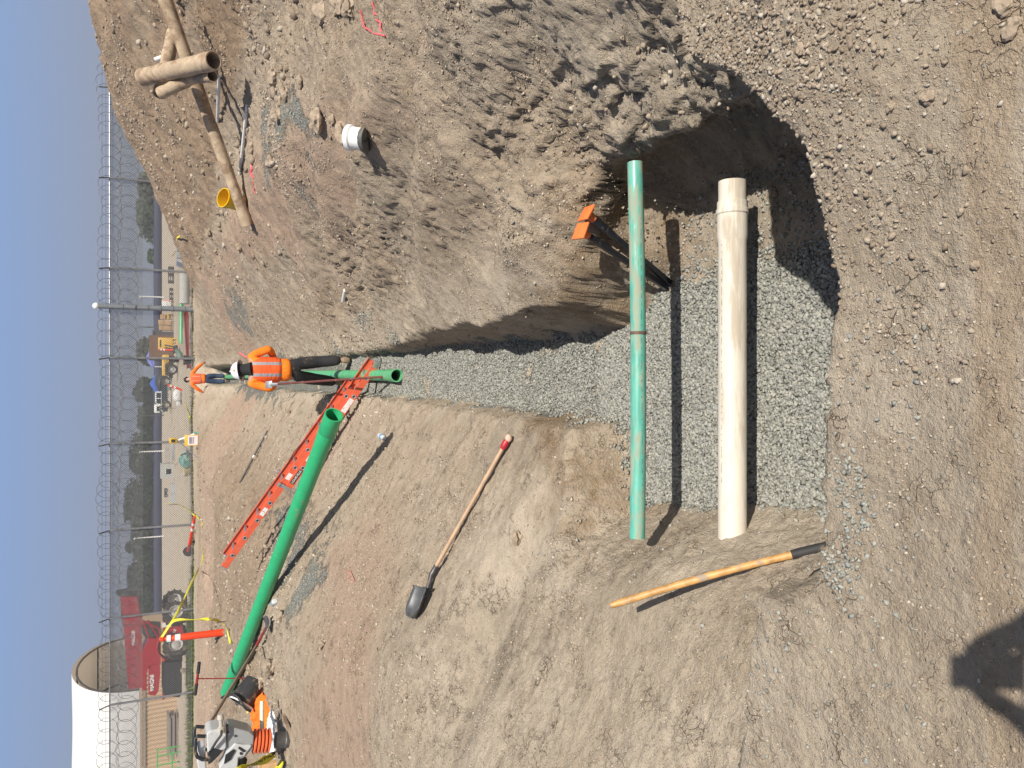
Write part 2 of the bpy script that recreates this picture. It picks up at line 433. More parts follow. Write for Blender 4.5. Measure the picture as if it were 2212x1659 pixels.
# bare dirt spilled over the far right of the pit floor
bare = sst(0.45, 0.75, XX+0.15*fb(XX, YY, f=5, o=3, s=57))*(YY < 4.2)*(YY > 2.0)
gfloor = gfloor*(1-0.9*bare)*(1-0.6*sst(0.30, 0.55, fb(XX, YY, f=2.6, o=4, s=161)))
ZG = zmask(XX, YY, Z_GRAVEL, 0.35, 2.0, 0.22)*(0.45+0.4*sst(-0.2, 0.4, fb(XX, YY, f=1.7, o=3, s=141)))
ZG = np.where(YY > 12.5, np.maximum(ZG, zmask(XX, YY, Z_GRAVEL[4:5], 0.2, 2, 0.15)), ZG)
GR = np.maximum(gfloor, ZG)
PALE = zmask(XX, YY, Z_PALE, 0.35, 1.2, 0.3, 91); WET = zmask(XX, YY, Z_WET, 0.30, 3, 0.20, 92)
WARM = zmask(XX, YY, Z_WARM, 0.03, 4, 0.04, 93)
PL = sst(0.03, 0.3, pile(XX, YY))
rightb = sst(0.6, 1.1, XX)*(1-sst(40, 60, YY))
leftr = sst(9.5, 12, YY)*(1-sst(26, 32, YY))*sst(0.3, 2, -XX)
ROUGH = np.clip(np.maximum.reduce([PL*0.9, 0.7*sst(0.1, 0.4, fb(XX, YY, f=0.9, o=3, s=151))*(XX < 0.2)*(YY < 9), rightb*0.75, leftr*0.8, steep*0.6]), 0, 1)*(1-PALE*0.75)*(1-WARM*0.8)*(1-GR)
ROUGH = ROUGH*(0.55+0.45*sst(-0.3, 0.4, fb(XX, YY, f=0.8, o=3, s=77)))
BROWN = np.clip(np.maximum.reduce([PL, rightb*0.45*sst(3, 5, YY), leftr*0.8, 0.35*sst(4.2, 6, YY)*sst(0.0, 0.5, -XX)*(1-sst(34, 38, YY))]), 0, 1)
GREY = sst(0.05, 0.5, fb(XX+YY*0.8, (YY-XX)*0.35, f=1.1, o=4, s=88))*(1-sst(14, 20, YY))*0.8
am = 0.003+0.014*ROUGH+0.010*WET*0
am *= (1-sst(20, 60, YY))*(1+np.clip(YY, 0, 12)*0.07)
n3 = fb(XX, YY, ZZ, f=9, o=4, s=13, g=0.6)
clod = np.abs(fb(XX*1.7, YY*1.7, ZZ*1.7, f=6, o=4, s=15, g=0.55))
dsp = am*(n3*1.0+1.8*(clod-0.18))
lump = sst(-0.25, 0.35, fb(XX, YY, f=1.3, o=3, s=111))
cw = (0.38+0.62*ROUGH)*(1-GR)*(1-PALE*0.7)*(1-0.6*WARM)*(0.35+0.65*lump)*(1-sst(28, 40, YY))
wxx = XX+0.03*n3; wyy = YY+0.03*clod
dsp += cw*(facet((wxx+.25*n3)*.8, wyy+.25*clod, 7, 200)*(0.24+0.06*steep)+facet(wxx*.8+.12*n3, wyy, 17, 240)*0.55+cells(wxx, wyy, 13, 210, 0.3)*0.4*sst(4, 8, YY)+cells(wxx, wyy, 31, 220, 0.6)*0.8*(1-sst(8, 14, YY))+cells(wxx, wyy, 70, 230, 0.5)*0.8*(1-sst(3, 5, YY)))*(0.55+0.1*np.clip(YY, 0, 10))
dsp += 0.025*steep*fb(XX*0.7, YY*0.7, ZZ*2.2, f=5, o=4, s=19)*(YY < 25)*(1-0.6*WET)
# undercut, crumbling clay face on the right of the pit
uc = sst(0.75, 0.95, XX)*(1-sst(1.35, 1.8, XX))*sst(2.2, 2.6, YY)*(1-sst(4.2, 4.8, YY))
band = np.exp(-((ZZ+0.95)/0.17)**2)
rdg = 1-np.abs(fb(XX*1.2+YY*0.4, YY*1.1, ZZ*2.4, f=4.5, o=5, s=23, g=0.55))*2
dsp -= uc*0.22*band
dsp += uc*(0.02*(rdg-0.5)+facet(XX*1.1+ZZ*1.2, YY+ZZ*.5, 5, 260)*.34+facet(XX*1.1+ZZ, YY+ZZ*.7, 12, 270)*.36)*sst(-1.15, -0.85, ZZ)*(1-sst(-0.1, 0.15, ZZ))
# tooth marks of the digger in the far walls
dsp += 0.006*WET*np.sin((XX+0.4*ZZ)*38)
X2 = XX+NX*dsp; Y2 = YY+NY*dsp; Z2 = ZZ+NZ*dsp
nV, nU = XX.shape
me = bpy.data.meshes.new('ground'); me.vertices.add(nV*nU)
me.vertices.foreach_set('co', np.stack([X2, Y2, Z2], -1).astype(np.float32).ravel())
idx = np.arange(nV*nU).reshape(nV, nU)
q = np.stack([idx[:-1, :-1], idx[:-1, 1:], idx[1:, 1:], idx[1:, :-1]], -1).reshape(-1, 4)
me.loops.add(q.size); me.loops.foreach_set('vertex_index', q.ravel().astype(np.int32))
me.polygons.add(len(q)); me.polygons.foreach_set('loop_start', np.arange(0, q.size, 4, dtype=np.int32))
me.polygons.foreach_set('use_smooth', np.ones(len(q), bool)); me.update(calc_edges=True)
at = me.color_attributes.new('soil', 'FLOAT_COLOR', 'POINT')
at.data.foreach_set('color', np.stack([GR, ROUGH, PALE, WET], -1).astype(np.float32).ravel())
at = me.color_attributes.new('soil_b', 'FLOAT_COLOR', 'POINT')
at.data.foreach_set('color', np.stack([BROWN, GREY, WARM, steep], -1).astype(np.float32).ravel())
ground = bpy.data.objects.new('ground', me); col.objects.link(ground); tag(ground, kind='structure')

def soil_material():
    m, nt, b = newmat('soil')
    A = nd(nt, 'ShaderNodeAttribute', attribute_name='soil'); B = nd(nt, 'ShaderNodeAttribute', attribute_name='soil_b')
    s1 = nd(nt, 'ShaderNodeSeparateColor'); nt.links.new(A.outputs['Color'], s1.inputs[0])
    s2 = nd(nt, 'ShaderNodeSeparateColor'); nt.links.new(B.outputs['Color'], s2.inputs[0])
    gr, ro, pa = s1.outputs; wet = A.outputs['Alpha']; br, gy_, wa = s2.outputs
    big = noise(nt, 1.3, 6, 0.6); mid = noise(nt, 9, 8, 0.65); fine = noise(nt, 70, 6, 0.7); vf = noise(nt, 260, 3, 0.7)
    c = mixc(nt, mrange(nt, big, 0.35, 0.65), (0.45, 0.375, 0.285), (0.53, 0.455, 0.36))
    c = mixc(nt, br, c, (0.285, 0.205, 0.142))
    c = mixc(nt, mth(nt, 'MULTIPLY', gy_, mrange(nt, mid, 0.35, 0.6)), c, (0.36, 0.31, 0.245))
    c = mixc(nt, pa, c, (0.42, 0.305, 0.228))
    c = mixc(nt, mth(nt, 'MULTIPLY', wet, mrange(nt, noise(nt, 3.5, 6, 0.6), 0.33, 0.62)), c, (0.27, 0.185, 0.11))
    c = mixc(nt, mth(nt, 'MULTIPLY', wa, 0.75), c, (0.45, 0.35, 0.25))
    c = mixc(nt, mth(nt, 'MULTIPLY', mrange(nt, mid, 0.42, 0.68), 0.32), c, (0.23, 0.165, 0.112))
    c = mixc(nt, mth(nt, 'MULTIPLY', mrange(nt, fine, 0.5, 0.75), 0.5), c, (0.56, 0.48, 0.38))
    c = mixc(nt, mth(nt, 'MULTIPLY', mrange(nt, fine, 0.46, 0.28), 0.45), c, (0.17, 0.125, 0.085))
    # fine cracks and crumbs
    tc0 = nd(nt, 'ShaderNodeTexCoord'); wv = nd(nt, 'ShaderNodeTexNoise'); wv.inputs['Scale'].default_value = 14; wv.inputs['Detail'].default_value = 5; nt.links.new(tc0.outputs['Object'], wv.inputs['Vector'])
    ws = nd(nt, 'ShaderNodeVectorMath', operation='SCALE'); ws.inputs['Scale'].default_value = 0.16; nt.links.new(wv.outputs['Color'], ws.inputs[0])
    wa_ = nd(nt, 'ShaderNodeVectorMath', operation='ADD'); nt.links.new(tc0.outputs['Object'], wa_.inputs[0]); nt.links.new(ws.outputs[0], wa_.inputs[1])
    vk = nd(nt, 'ShaderNodeTexVoronoi', feature='DISTANCE_TO_EDGE'); vk.inputs['Scale'].default_value = 17; nt.links.new(wa_.outputs[0], vk.inputs['Vector'])
    crack = mth(nt, 'MULTIPLY', mrange(nt, vk.outputs['Distance'], 0.05, 0.0), mrange(nt, noise(nt, 4.5, 4, .6), 0.5, 0.68))
    c = mixc(nt, mth(nt, 'MULTIPLY', crack, 0.6), c, (0.13, 0.095, 0.065))
    # pebbles set in the soil
    tc = nd(nt, 'ShaderNodeTexCoord')
    def vor(scale, feat='F1'):
        v = nd(nt, 'ShaderNodeTexVoronoi', feature=feat); v.inputs['Scale'].default_value = scale
        nt.links.new(tc.outputs['Object'], v.inputs['Vector']); return v
    v1 = vor(58); vd = vor(58, 'DISTANCE_TO_EDGE')
    sep = nd(nt, 'ShaderNodeSeparateColor'); nt.links.new(v1.outputs['Color'], sep.inputs[0])
    peb = mth(nt, 'MULTIPLY', mrange(nt, sep.outputs[0], 0.80, 0.84), mrange(nt, v1.outputs['Distance'], 0.36, 0.28))
    pc = mixc(nt, sep.outputs[1], (0.36, 0.31, 0.25), (0.55, 0.50, 0.42))
    c = mixc(nt, mth(nt, 'MULTIPLY', peb, 0.8), c, pc)
    # crushed stone
    stone = mixc(nt, sep.outputs[1], (0.225, 0.225, 0.200), (0.42, 0.42, 0.375))
    stone = mixc(nt, mth(nt, 'MULTIPLY', mrange(nt, sep.outputs[2], 0.7, 0.9), 0.6), stone, (0.26, 0.29, 0.30))
    gap = mrange(nt, vd.outputs['Distance'], 0.02, 0.10)
    stone = mixc(nt, gap, (0.09, 0.085, 0.07), stone)
    grm = mrange(nt, mth(nt, 'ADD', gr, mth(nt, 'ADD', mth(nt, 'MULTIPLY', mth(nt, 'SUBTRACT', mid, 0.5), 1.3), mth(nt, 'MULTIPLY', mth(nt, 'SUBTRACT', fine, 0.5), 0.9))), 0.38, 0.60)
    stone = mixc(nt, mth(nt, 'MULTIPLY', mrange(nt, fine, 0.55, 0.35), 0.6), stone, (0.10, 0.10, 0.085))
    c = mixc(nt, grm, c, stone)
    nt.links.new(c, b.inputs['Base Color']); b.inputs['Roughness'].default_value = 0.96; b.inputs['Specular IOR Level'].default_value = 0.15
    rr = mrange(nt, wet, 0, 1, 0.96, 0.72); nt.links.new(rr, b.inputs['Roughness'])
    chunk = vor(24); ck = mth(nt, 'MULTIPLY', mth(nt, 'SUBTRACT', 1.0, chunk.outputs['Distance']), mth(nt, 'MULTIPLY', mrange(nt, mid, 0.40, 0.62), mth(nt, 'ADD', ro, 0.25)))
    h1 = mth(nt, 'ADD', mth(nt, 'MULTIPLY', mid, 0.024), mth(nt, 'MULTIPLY', ck, 0.014)); h2 = mth(nt, 'MULTIPLY', fine, 0.016); h3 = mth(nt, 'MULTIPLY', vf, 0.0055)
    h1 = mth(nt, 'SUBTRACT', h1, mth(nt, 'MULTIPLY', crack, 0.012))
    h = mth(nt, 'ADD', mth(nt, 'ADD', h1, h2), mth(nt, 'ADD', h3, mth(nt, 'MULTIPLY', peb, 0.006)))
    gh = mth(nt, 'ADD', mth(nt, 'MULTIPLY', gap, 0.010), mth(nt, 'MULTIPLY', sep.outputs[0], 0.007))
    hm = nd(nt, 'ShaderNodeMix', data_type='FLOAT'); nt.links.new(grm, hm.inputs['Factor']); nt.links.new(h, hm.inputs['A']); nt.links.new(gh, hm.inputs['B'])
    bp = nd(nt, 'ShaderNodeBump'); bp.inputs['Strength'].default_value = 1.0; bp.inputs['Distance'].default_value = 1.0
    nt.links.new(hm.outputs['Result'], bp.inputs['Height']); nt.links.new(bp.outputs[0], b.inputs['Normal'])
    return m
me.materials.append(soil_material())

# ---------------------------------------------------------------- loose stuff: stones and clods merged into one object each
def ico():
    bm = bmesh.new(); bmesh.ops.create_icosphere(bm, subdivisions=1, radius=1)
    v = np.array([p.co[:] for p in bm.verts]); bm.verts.index_update(); f = np.array([[p.index for p in q.verts] for q in bm.faces]); bm.free(); return v, f
ICV, ICF = ico()
OCV = np.array([[1, 0, 0], [-1, 0, 0], [0, 1, 0], [0, -1, 0], [0, 0, 1], [0, 0, -1], [.75, .75, .5], [-.7, .7, -.5], [.6, -.8, -.4], [-.7, -.6, .6]], float)
def hull(vs):
    bm = bmesh.new(); [bm.verts.new(v) for v in vs]; r = bmesh.ops.convex_hull(bm, input=list(bm.verts))
    bmesh.ops.delete(bm, geom=[g for g in r['geom_interior'] if isinstance(g, bmesh.types.BMVert)], context='VERTS')
    bm.verts.index_update(); bm.verts.ensure_lookup_table()
    v = np.array([p.co[:] for p in bm.verts]); f = [[p.index for p in q.verts] for q in bm.faces if len(q.verts) == 3]; bm.free(); return v, np.array(f)
TEMPL = []
for k in range(7):
    pts = rng.normal(size=(11, 3)); pts /= np.linalg.norm(pts, axis=1)[:, None]; pts *= rng.uniform(0.8, 1.1, (11, 1)); TEMPL.append(hull(pts))
TEMPL_R = [(ICV*(1+0.16*rng.normal(size=(len(ICV), 1))), ICF) for _ in range(4)]
def scatter(name, pos, size, tmpl, mat, label, cat, flat=0.6, sink=0.3, smooth=False):
    n = len(pos); V = []; Fs = []; Cs = []; o = 0
    which = rng.integers(0, len(tmpl), n)
    for k, (tv, tf) in enumerate(tmpl):
        ii = np.where(which == k)[0]; m_ = len(ii)
        if not m_: continue
        q_ = rng.normal(size=(m_, 4)); q_ /= np.linalg.norm(q_, axis=1)[:, None]
        w, x, yq, zq = q_.T
        Rm = np.stack([1-2*(yq*yq+zq*zq), 2*(x*yq-zq*w), 2*(x*zq+yq*w), 2*(x*yq+zq*w), 1-2*(x*x+zq*zq), 2*(yq*zq-x*w), 2*(x*zq-yq*w), 2*(yq*zq+x*w), 1-2*(x*x+yq*yq)], -1).reshape(m_, 3, 3)
        sc3 = np.stack([rng.uniform(0.75, 1.25, m_), rng.uniform(0.6, 1.0, m_), rng.uniform(flat*0.7, flat*1.3, m_)], -1)*size[ii][:, None]
        v = np.einsum('nij,nvj->nvi', Rm, tv[None]*sc3[:, None, :])
        v[:, :, 2] *= 0.85
        v += pos[ii][:, None, :]; v[:, :, 2] += (size[ii]*(0.5-sink))[:, None]
        f = tf[None]+(np.arange(m_)*len(tv))[:, None, None]+o
        V.append(v.reshape(-1, 3)); Fs.append(f.reshape(-1, 3)); Cs.append(np.repeat(rng.random((m_, 3)), len(tv), 0)); o += m_*len(tv)
    V = np.concatenate(V); Fs = np.concatenate(Fs); Cs = np.concatenate(Cs)
    me = bpy.data.meshes.new(name); me.vertices.add(len(V)); me.vertices.foreach_set('co', V.astype(np.float32).ravel())
    me.loops.add(Fs.size); me.loops.foreach_set('vertex_index', Fs.ravel().astype(np.int32))
    me.polygons.add(len(Fs)); me.polygons.foreach_set('loop_start', np.arange(0, Fs.size, 3, dtype=np.int32))
    if smooth: me.polygons.foreach_set('use_smooth', np.ones(len(Fs), bool))
    me.update(calc_edges=True)
    at = me.color_attributes.new('tone', 'FLOAT_COLOR', 'POINT'); at.data.foreach_set('color', np.concatenate([Cs, np.ones((len(Cs), 1))], 1).astype(np.float32).ravel())
    me.materials.append(mat); ob = bpy.data.objects.new(name, me); col.objects.link(ob); tag(ob, label, cat, kind='stuff'); return ob
def tone_mat(name, c0, c1, c2, bump=0.3):
    m, nt, b = newmat(name); A = nd(nt, 'ShaderNodeAttribute', attribute_name='tone'); s1 = nd(nt, 'ShaderNodeSeparateColor'); nt.links.new(A.outputs['Color'], s1.inputs[0])
    c = mixc(nt, s1.outputs[0], c0, c1); c = mixc(nt, mrange(nt, s1.outputs[1], 0.72, 0.95), c, c2)
    c = mixc(nt, mth(nt, 'MULTIPLY', mrange(nt, noise(nt, 90, 5, 0.7), 0.45, 0.7), 0.35), c, tuple(x*0.6 for x in c0))
    nt.links.new(c, b.inputs['Base Color']); b.inputs['Roughness'].default_value = 0.93; b.inputs['Specular IOR Level'].default_value = 0.2
    bp = nd(nt, 'ShaderNodeBump'); bp.inputs['Strength'].default_value = bump; bp.inputs['Distance'].default_value = 0.006
    nt.links.new(noise(nt, 220, 4, 0.7), bp.inputs['Height']); nt.links.new(bp.outputs[0], b.inputs['Normal']); return m
def grid_lookup(arr, x, yv):
    i = np.clip(np.searchsorted(ys, yv)-1, 0, nV-2); fy = np.clip((yv-ys[i])/(ys[i+1]-ys[i]), 0, 1)
    sc_x = (np.maximum(yv, 0)+2.2); u = x/sc_x
    j = np.clip(np.searchsorted(us, u)-1, 0, nU-2); fx = np.clip((u-us[j])/(us[j+1]-us[j]), 0, 1)
    return (arr[i, j]*(1-fx)+arr[i, j+1]*fx)*(1-fy)+(arr[i+1, j]*(1-fx)+arr[i+1, j+1]*fx)*fy
def sample(n, x0, x1, y0, y1, wfun, pos_y=1.0):
    yv = y0+(y1-y0)*rng.random(n)**pos_y; xv = x0+(x1-x0)*rng.random(n)
    k = rng.random(n) < wfun(xv, yv); return xv[k], yv[k]
def put(xv, yv):
    return np.stack([xv, yv, grid_lookup(Z2, xv, yv)], -1)
def heap(x, yv, f=0.9, s=101): return sst(-0.1, 0.5, fb(x, yv, f=f, o=3, s=s))
m_st = tone_mat('crushed_stone', (0.20, 0.20, 0.175), (0.41, 0.405, 0.36), (0.27, 0.28, 0.27))
xs_, ys_ = sample(60000, -1.1, 1.3, 2.3, 4.6, lambda x, yv: grid_lookup(GR, x, yv)*0.95+0.004)
x2, y2 = sample(52000, -0.5, 0.9, 4.4, 12.5, lambda x, yv: grid_lookup(GR, x, yv)*0.95)
x3, y3 = sample(90000, -6, 7.5, 4, 20, lambda x, yv: grid_lookup(GR, x, yv)**2*0.5*(grid_lookup(gfloor, x, yv) < 0.3))
x4, y4 = sample(60000, -1.4, 0.3, 1.2, 2.2, lambda x, yv: 0.55*(1-sst(-0.06, 0.05, inpoly(x, yv, Z_SPILL)+0.06*fb(x, yv, f=8, o=2, s=9)))*heap(x, yv, 5, 131)+0.01)
xa = np.concatenate([xs_, x2, x3, x4]); ya = np.concatenate([ys_, y2, y3, y4])
keep = xa == xa
scatter('gravel', put(xa[keep], ya[keep]), rng.uniform(0.008, 0.019, keep.sum())*np.where(ya[keep] < 2.0, 0.6, 1.0), TEMPL, m_st, 'grey crushed stone bedding along the pit and trench floor and in spilled patches', 'gravel', flat=0.62, sink=0.25)
m_cl = tone_mat('soil_clods', (0.25, 0.195, 0.145), (0.39, 0.32, 0.25), (0.48, 0.43, 0.36))
wr = lambda x, yv: grid_lookup(ROUGH, x, yv)**1.6
def _heap(x, yv, f=0.9, s=101): return sst(-0.1, 0.5, fb(x, yv, f=f, o=3, s=s))
P_, S_ = [], []
xv, yv = sample(75000, 0.0, 3.2, 1.0, 2.6, lambda x, t: (0.1+0.9*heap(x, t, 1.4))*sst(-0.3, 0.6, x)*(0.25+0.75*sst(0.2, 1.0, x))*(1-0.9*grid_lookup(WARM, x, t))); P_.append(put(xv, yv)); S_.append(0.003+0.010*rng.random(len(xv))**3.0)
xv, yv = sample(45000, 0.5, 6.5, 2.6, 9, lambda x, t: wr(x, t)*heap(x, t)*0.8); P_.append(put(xv, yv)); S_.append(0.004+0.022*rng.random(len(xv))**4)
xv, yv = sample(16000, 2, 12, 8, 24, lambda x, t: wr(x, t)*(0.15+0.85*heap(x, t))); P_.append(put(xv, yv)); S_.append(0.012+0.08*rng.random(len(xv))**4)
xv, yv = sample(16000, -12, -0.4, 8.5, 28, lambda x, t: (0.06+0.94*wr(x, t))*heap(x, t, 0.6)); P_.append(put(xv, yv)); S_.append(0.012+0.07*rng.random(len(xv))**4)
xv, yv = sample(70000, -4.5, -0.2, 1, 7, lambda x, t: (0.06+0.75*heap(x, t, 1.1, 107)**1.5)*(1-grid_lookup(GR, x, t))); P_.append(put(xv, yv)); S_.append(0.0022+0.0085*rng.random(len(xv))**4)
xv, yv = sample(30000, -7, -0.5, 5, 13, lambda x, t: 0.05+0.7*heap(x, t, 0.9, 109)**1.5); P_.append(put(xv, yv)); S_.append(0.005+0.018*rng.random(len(xv))**4)
xv, yv = sample(5000, -2, 2.2, 0.7, 1.7, lambda x, t: 0.35+0*x); P_.append(put(xv, yv)); S_.append(0.0022+0.006*rng.random(len(xv))**3.5)
OCT = (np.array([[1, .1, 0], [-1, 0, .1], [0, 1, -.1], [.1, -1, 0], [0, .1, 1], [0, 0, -1]], float), np.array([[0, 2, 4], [2, 1, 4], [1, 3, 4], [3, 0, 4], [2, 0, 5], [1, 2, 5], [3, 1, 5], [0, 3, 5]]))
C_, D_ = [], []
xv, yv = sample(260000, -3.2, 3.0, 0.75, 4.6, lambda x, t: (0.18+0.82*heap(x, t, 1.6, 121)**1.3)*(1-.97*grid_lookup(gfloor, x, t))*np.clip(2.2/t, 0.2, 1)); C_.append(put(xv, yv)); D_.append(0.0016+0.0052*rng.random(len(xv))**3)
xv, yv = sample(150000, -6, 6, 3.5, 10, lambda x, t: (0.10+0.90*heap(x, t, 1.0, 123)**1.3)*(1-.97*grid_lookup(gfloor, x, t))); C_.append(put(xv, yv)); D_.append(0.004+0.010*rng.random(len(xv))**3)
xv, yv = sample(90000, -13, 12, 9, 28, lambda x, t: (0.1+0.9*heap(x, t, 0.7, 125)**1.2)*(1-.97*grid_lookup(gfloor, x, t))); C_.append(put(xv, yv)); D_.append(0.010+0.026*rng.random(len(xv))**3)
scatter('soil_crumbs', np.concatenate(C_), np.concatenate(D_), [OCT, (OCT[0]*np.array([1.2, .8, .9])+rng.normal(size=(6, 3))*.12, OCT[1])], tone_mat('soil_crumb', (0.26, 0.20, 0.15), (0.44, 0.37, 0.29), (0.52, 0.46, 0.38), 0.0), 'fine crumbs of dry soil covering the banks', 'soil crumbs', flat=0.8, sink=0.35)
scatter('loose_clods', np.concatenate(P_), np.concatenate(S_), TEMPL, m_cl, 'brown crumbled clods and pebbles strewn over the banks and spoil', 'clods', flat=0.75, sink=0.30)

# ================================================================ THINGS in and round the pit
def pipe_prof(L, ro, ri):   # open tube: out, round the lip, and back inside
    return [(0, ri), (0, ro), (L, ro), (L, ri), (L-0.001, ri*0.999), (0.001, ri*0.999)]
def hollow(mb, p0, p1, ro, ri, n=28, prof=None):
    p0, p1 = Vector(p0), Vector(p1); L = (p1-p0).length
    if prof is None: prof = [(0, ro), (L, ro)]
    full = [(0.0, ri)]+prof+[(L, ri)]+[(L*0.5, ri), (0.0, ri)]
    mb.lathe(p0, p1, full, n); return mb
def dark_inside(p): pass
m_teal = M('teal_pvc', (0.115, 0.41, 0.325), 0.35, dirt=0.50, dscale=3.5, var=0.1, stretch=(1.2, 6, 6), dcol=(0.30, 0.33, 0.25))
m_green = M('green_pvc', (0.035, 0.40, 0.165), 0.32, dirt=0.16, dscale=5, var=0.05, dcol=(0.22, 0.30, 0.17))
m_green2 = M('green_pvc_dusty', (0.10, 0.43, 0.20), 0.38, dirt=0.30, dscale=4, var=0.08, dcol=(0.26, 0.33, 0.2))
m_white = M('white_pvc', (0.69, 0.64, 0.555), 0.40, dirt=0.50, dscale=2.2, var=0.04, stretch=(0.7, 5, 5), dcol=(0.47, 0.41, 0.33))
m_pvcw = M('clean_white_pvc', (0.78, 0.78, 0.76), 0.4, dirt=0.2, dscale=9, var=0.02)
m_black = M('black_plastic', (0.025, 0.026, 0.028), 0.45, dirt=0.25, dscale=9)
m_print = M('dark_print', (0.03, 0.035, 0.035), 0.6)
m_rub = M('black_rubber', (0.03, 0.03, 0.032), 0.7, dirt=0.3, dscale=7)
m_steel = M('worn_steel', (0.30, 0.30, 0.31), 0.38, metal=0.85, dirt=0.25, dscale=12)
m_alu = M('aluminium', (0.62, 0.62, 0.62), 0.35, metal=0.8, dirt=0.15, dscale=14)
m_darksteel = M('dark_steel', (0.10, 0.095, 0.10), 0.45, metal=0.5, dirt=0.3, dscale=10)
m_orange = M('orange_cap_plastic', (0.80, 0.19, 0.05), 0.5, dirt=0.2, dscale=10, var=0.06)

# teal drain pipe across the pit
a = P(1372, 376, Y=3.36); b_ = P(1378, 1152, Y=3.36)
b_ = Vector((b_.x, 3.34, a.z+0.01)); a = a+Vector((0.06, 0, 0)); b_ = b_+Vector((-0.02, 0, -0.01))
t = thing('drain_pipe', 'thin teal plastic pipe with a dark clamp ring spanning the gravel pit', 'pipe', (a+b_)/2, world=True)
mb = MB(); n_ = 40; mb.tube([a.lerp(b_, i/n_)+Vector((0, 0, -0.012*math.sin(math.pi*i/n_))) for i in range(n_+1)], 0.0405, 24); mb.build('tube', m_teal, t)
k = a.lerp(b_, 0.455); mb = MB(); mb.lathe(k+Vector((0.008, 0, -0.012)), k-Vector((0.01, 0, 0.012)), [(0, 0.0405), (0.001, 0.0435), (0.016, 0.0435), (0.017, 0.0405)], 24); mb.build('clamp_ring', M('rusty_band', (0.12, 0.07, 0.05), 0.7), t)
text_mesh('ASTM D3034  SDR 35  GREEN PVC SEWER PIPE  4 IN', 0.012, m_print, 'print_line', t, a.lerp(b_, 0.22)+Vector((0, -0.0408, -0.028+0.014)), (-1, 0, 0), (0, 0.35, -1), space=1.0) if False else None
# white sewer pipe with a bell joint
wp0 = P(1582, 392, Y=2.97); wp1 = P(1588, 1118, Y=2.97); wp1.z = wp0.z
ax = (wp1-wp0).normalized(); L = (wp1-wp0).length
t = thing('sewer_pipe', 'thick dusty white plastic pipe with a bell joint spanning the gravel pit', 'pipe', (wp0+wp1)/2, world=True)
rw = 0.0685; s0 = wp0+ax*0.0
prof = [(0, rw*0.98), (0.10, rw*0.98), (0.101, rw*1.075), (0.135, rw*1.075), (0.140, rw*1.15), (0.160, rw*1.15), (0.166, rw*1.075), (0.27, rw*1.075), (0.30, rw), (L+0.12, rw)]
mb = MB(); hollow(mb, s0, s0+ax*(L+0.12), rw, rw*0.9, 36, prof); mb.build('tube', m_white, t)
def print_dashes(par, a, b, r, phi, h, n, seed):
    d = (b-a).normalized(); nn = Vector((0, -math.cos(phi), math.sin(phi))); u = d.cross(nn); rr0 = random.Random(seed); s = 0.0; L = (b-a).length; mb = MB()
    for k in range(n):
        w = rr0.uniform(0.002, 0.006); s += w+rr0.choice((0.003, 0.004, 0.025)); 
        if s > L: break
        mb.box(a+d*s+nn*(r+0.0004), (w, h*rr0.uniform(.8, 1), 0.0006), Matrix((d, u, nn)).transposed())
    o = mb.build('print_line', M('faded_print', (.12, .13, .13), .7), par, smooth=False); o['kind'] = 'stuff'
print_dashes(t, wp0.lerp(wp1, .12), wp0.lerp(wp1, .9), rw, R(88), 0.004, 170, 4)
print_dashes(bpy.data.objects['drain_pipe'], a.lerp(b_, .15), a.lerp(b_, .9), 0.0407, R(-8), 0.005, 160, 7)
# wooden handle leaning on the left bank
h0 = P(1782, 1183, Y=2.02); h1 = P(1322, 1306, Y=2.98)
h0 = hit(1742, 1196); h0 = P(1768, 1187, Y=min(max(h0.y, 1.7), 2.6)-.03)
hs = hit(1400, 1318)
h1 = P(1320, 1308, z=hs.z+0.27)
t = thing('tool_handle', 'yellow wooden tool handle with a black grip propped on the left bank', 'tool handle', h0, world=True)
d_ = (h1-h0).normalized(); g_ = h0-d_*0.10
kk = [g_.lerp(h1, i/14) for i in range(15)]
sag = Vector((0.015, 0, -0.01))
mb = MB(); mb.tube([p+sag*math.sin(math.pi*i/14) for i, p in enumerate(kk)], [0.0165+0.0006*math.sin(i*0.9) for i in range(13)]+[0.0175, 0.013], 16); mb.build('shaft', M('worn_wood', (0.56, 0.31, 0.11), 0.5, dirt=0.34, dscale=10, stretch=(1, 1, 1), dcol=(0.36, 0.29, 0.22), var=0.2), t)
mb = MB(); mb.tube([p+sag*math.sin(math.pi*i/28) for i, p in enumerate([g_.lerp(h1, i/28) for i in range(7)])], [0.0215]*6+[0.0195], 16); mb.build('grip', m_rub, t)
# two capped stakes
def stake(p0, p1, label):
    t = thing('capped_stake', label, 'stake', p0, world=True, group='black stakes with square orange caps')
    d = (p1-p0).normalized(); side = d.cross(Vector((0, 1, 0))).normalized(); nn = side.cross(d)
    Mx = Matrix((side, nn, d)).transposed()
    mb = MB(); mb.box(p0.lerp(p1, 0.5), (0.032, 0.032, (p1-p0).length), Mx, bev=0.004); mb.build('bar', M('black_steel', (0.018, 0.02, 0.026), 0.35, metal=0.3, dirt=0.2, dscale=14), t)
    mb = MB(); mb.lathe(p1-d*0.055, p1, [(0, 0.021), (0.03, 0.024), (0.055, 0.03)], 14, caps=True); mb.box(p1+d*0.006, (0.098, 0.098, 0.012), Mx, bev=0.004); mb.box(p1-d*0.006, (0.07, 0.07, 0.012), Mx, bev=0.003); mb.build('cap', m_orange, t)
stake(P(1448, 612, z=ZF+0.02), P(1268, 462, Y=3.72), 'black square stake with orange cap, the upper of the two leaning on the clay face')
stake(P(1440, 622, z=ZF+0.02), P(1256, 500, Y=3.66), 'black square stake with orange cap, the lower of the two leaning on the clay face')
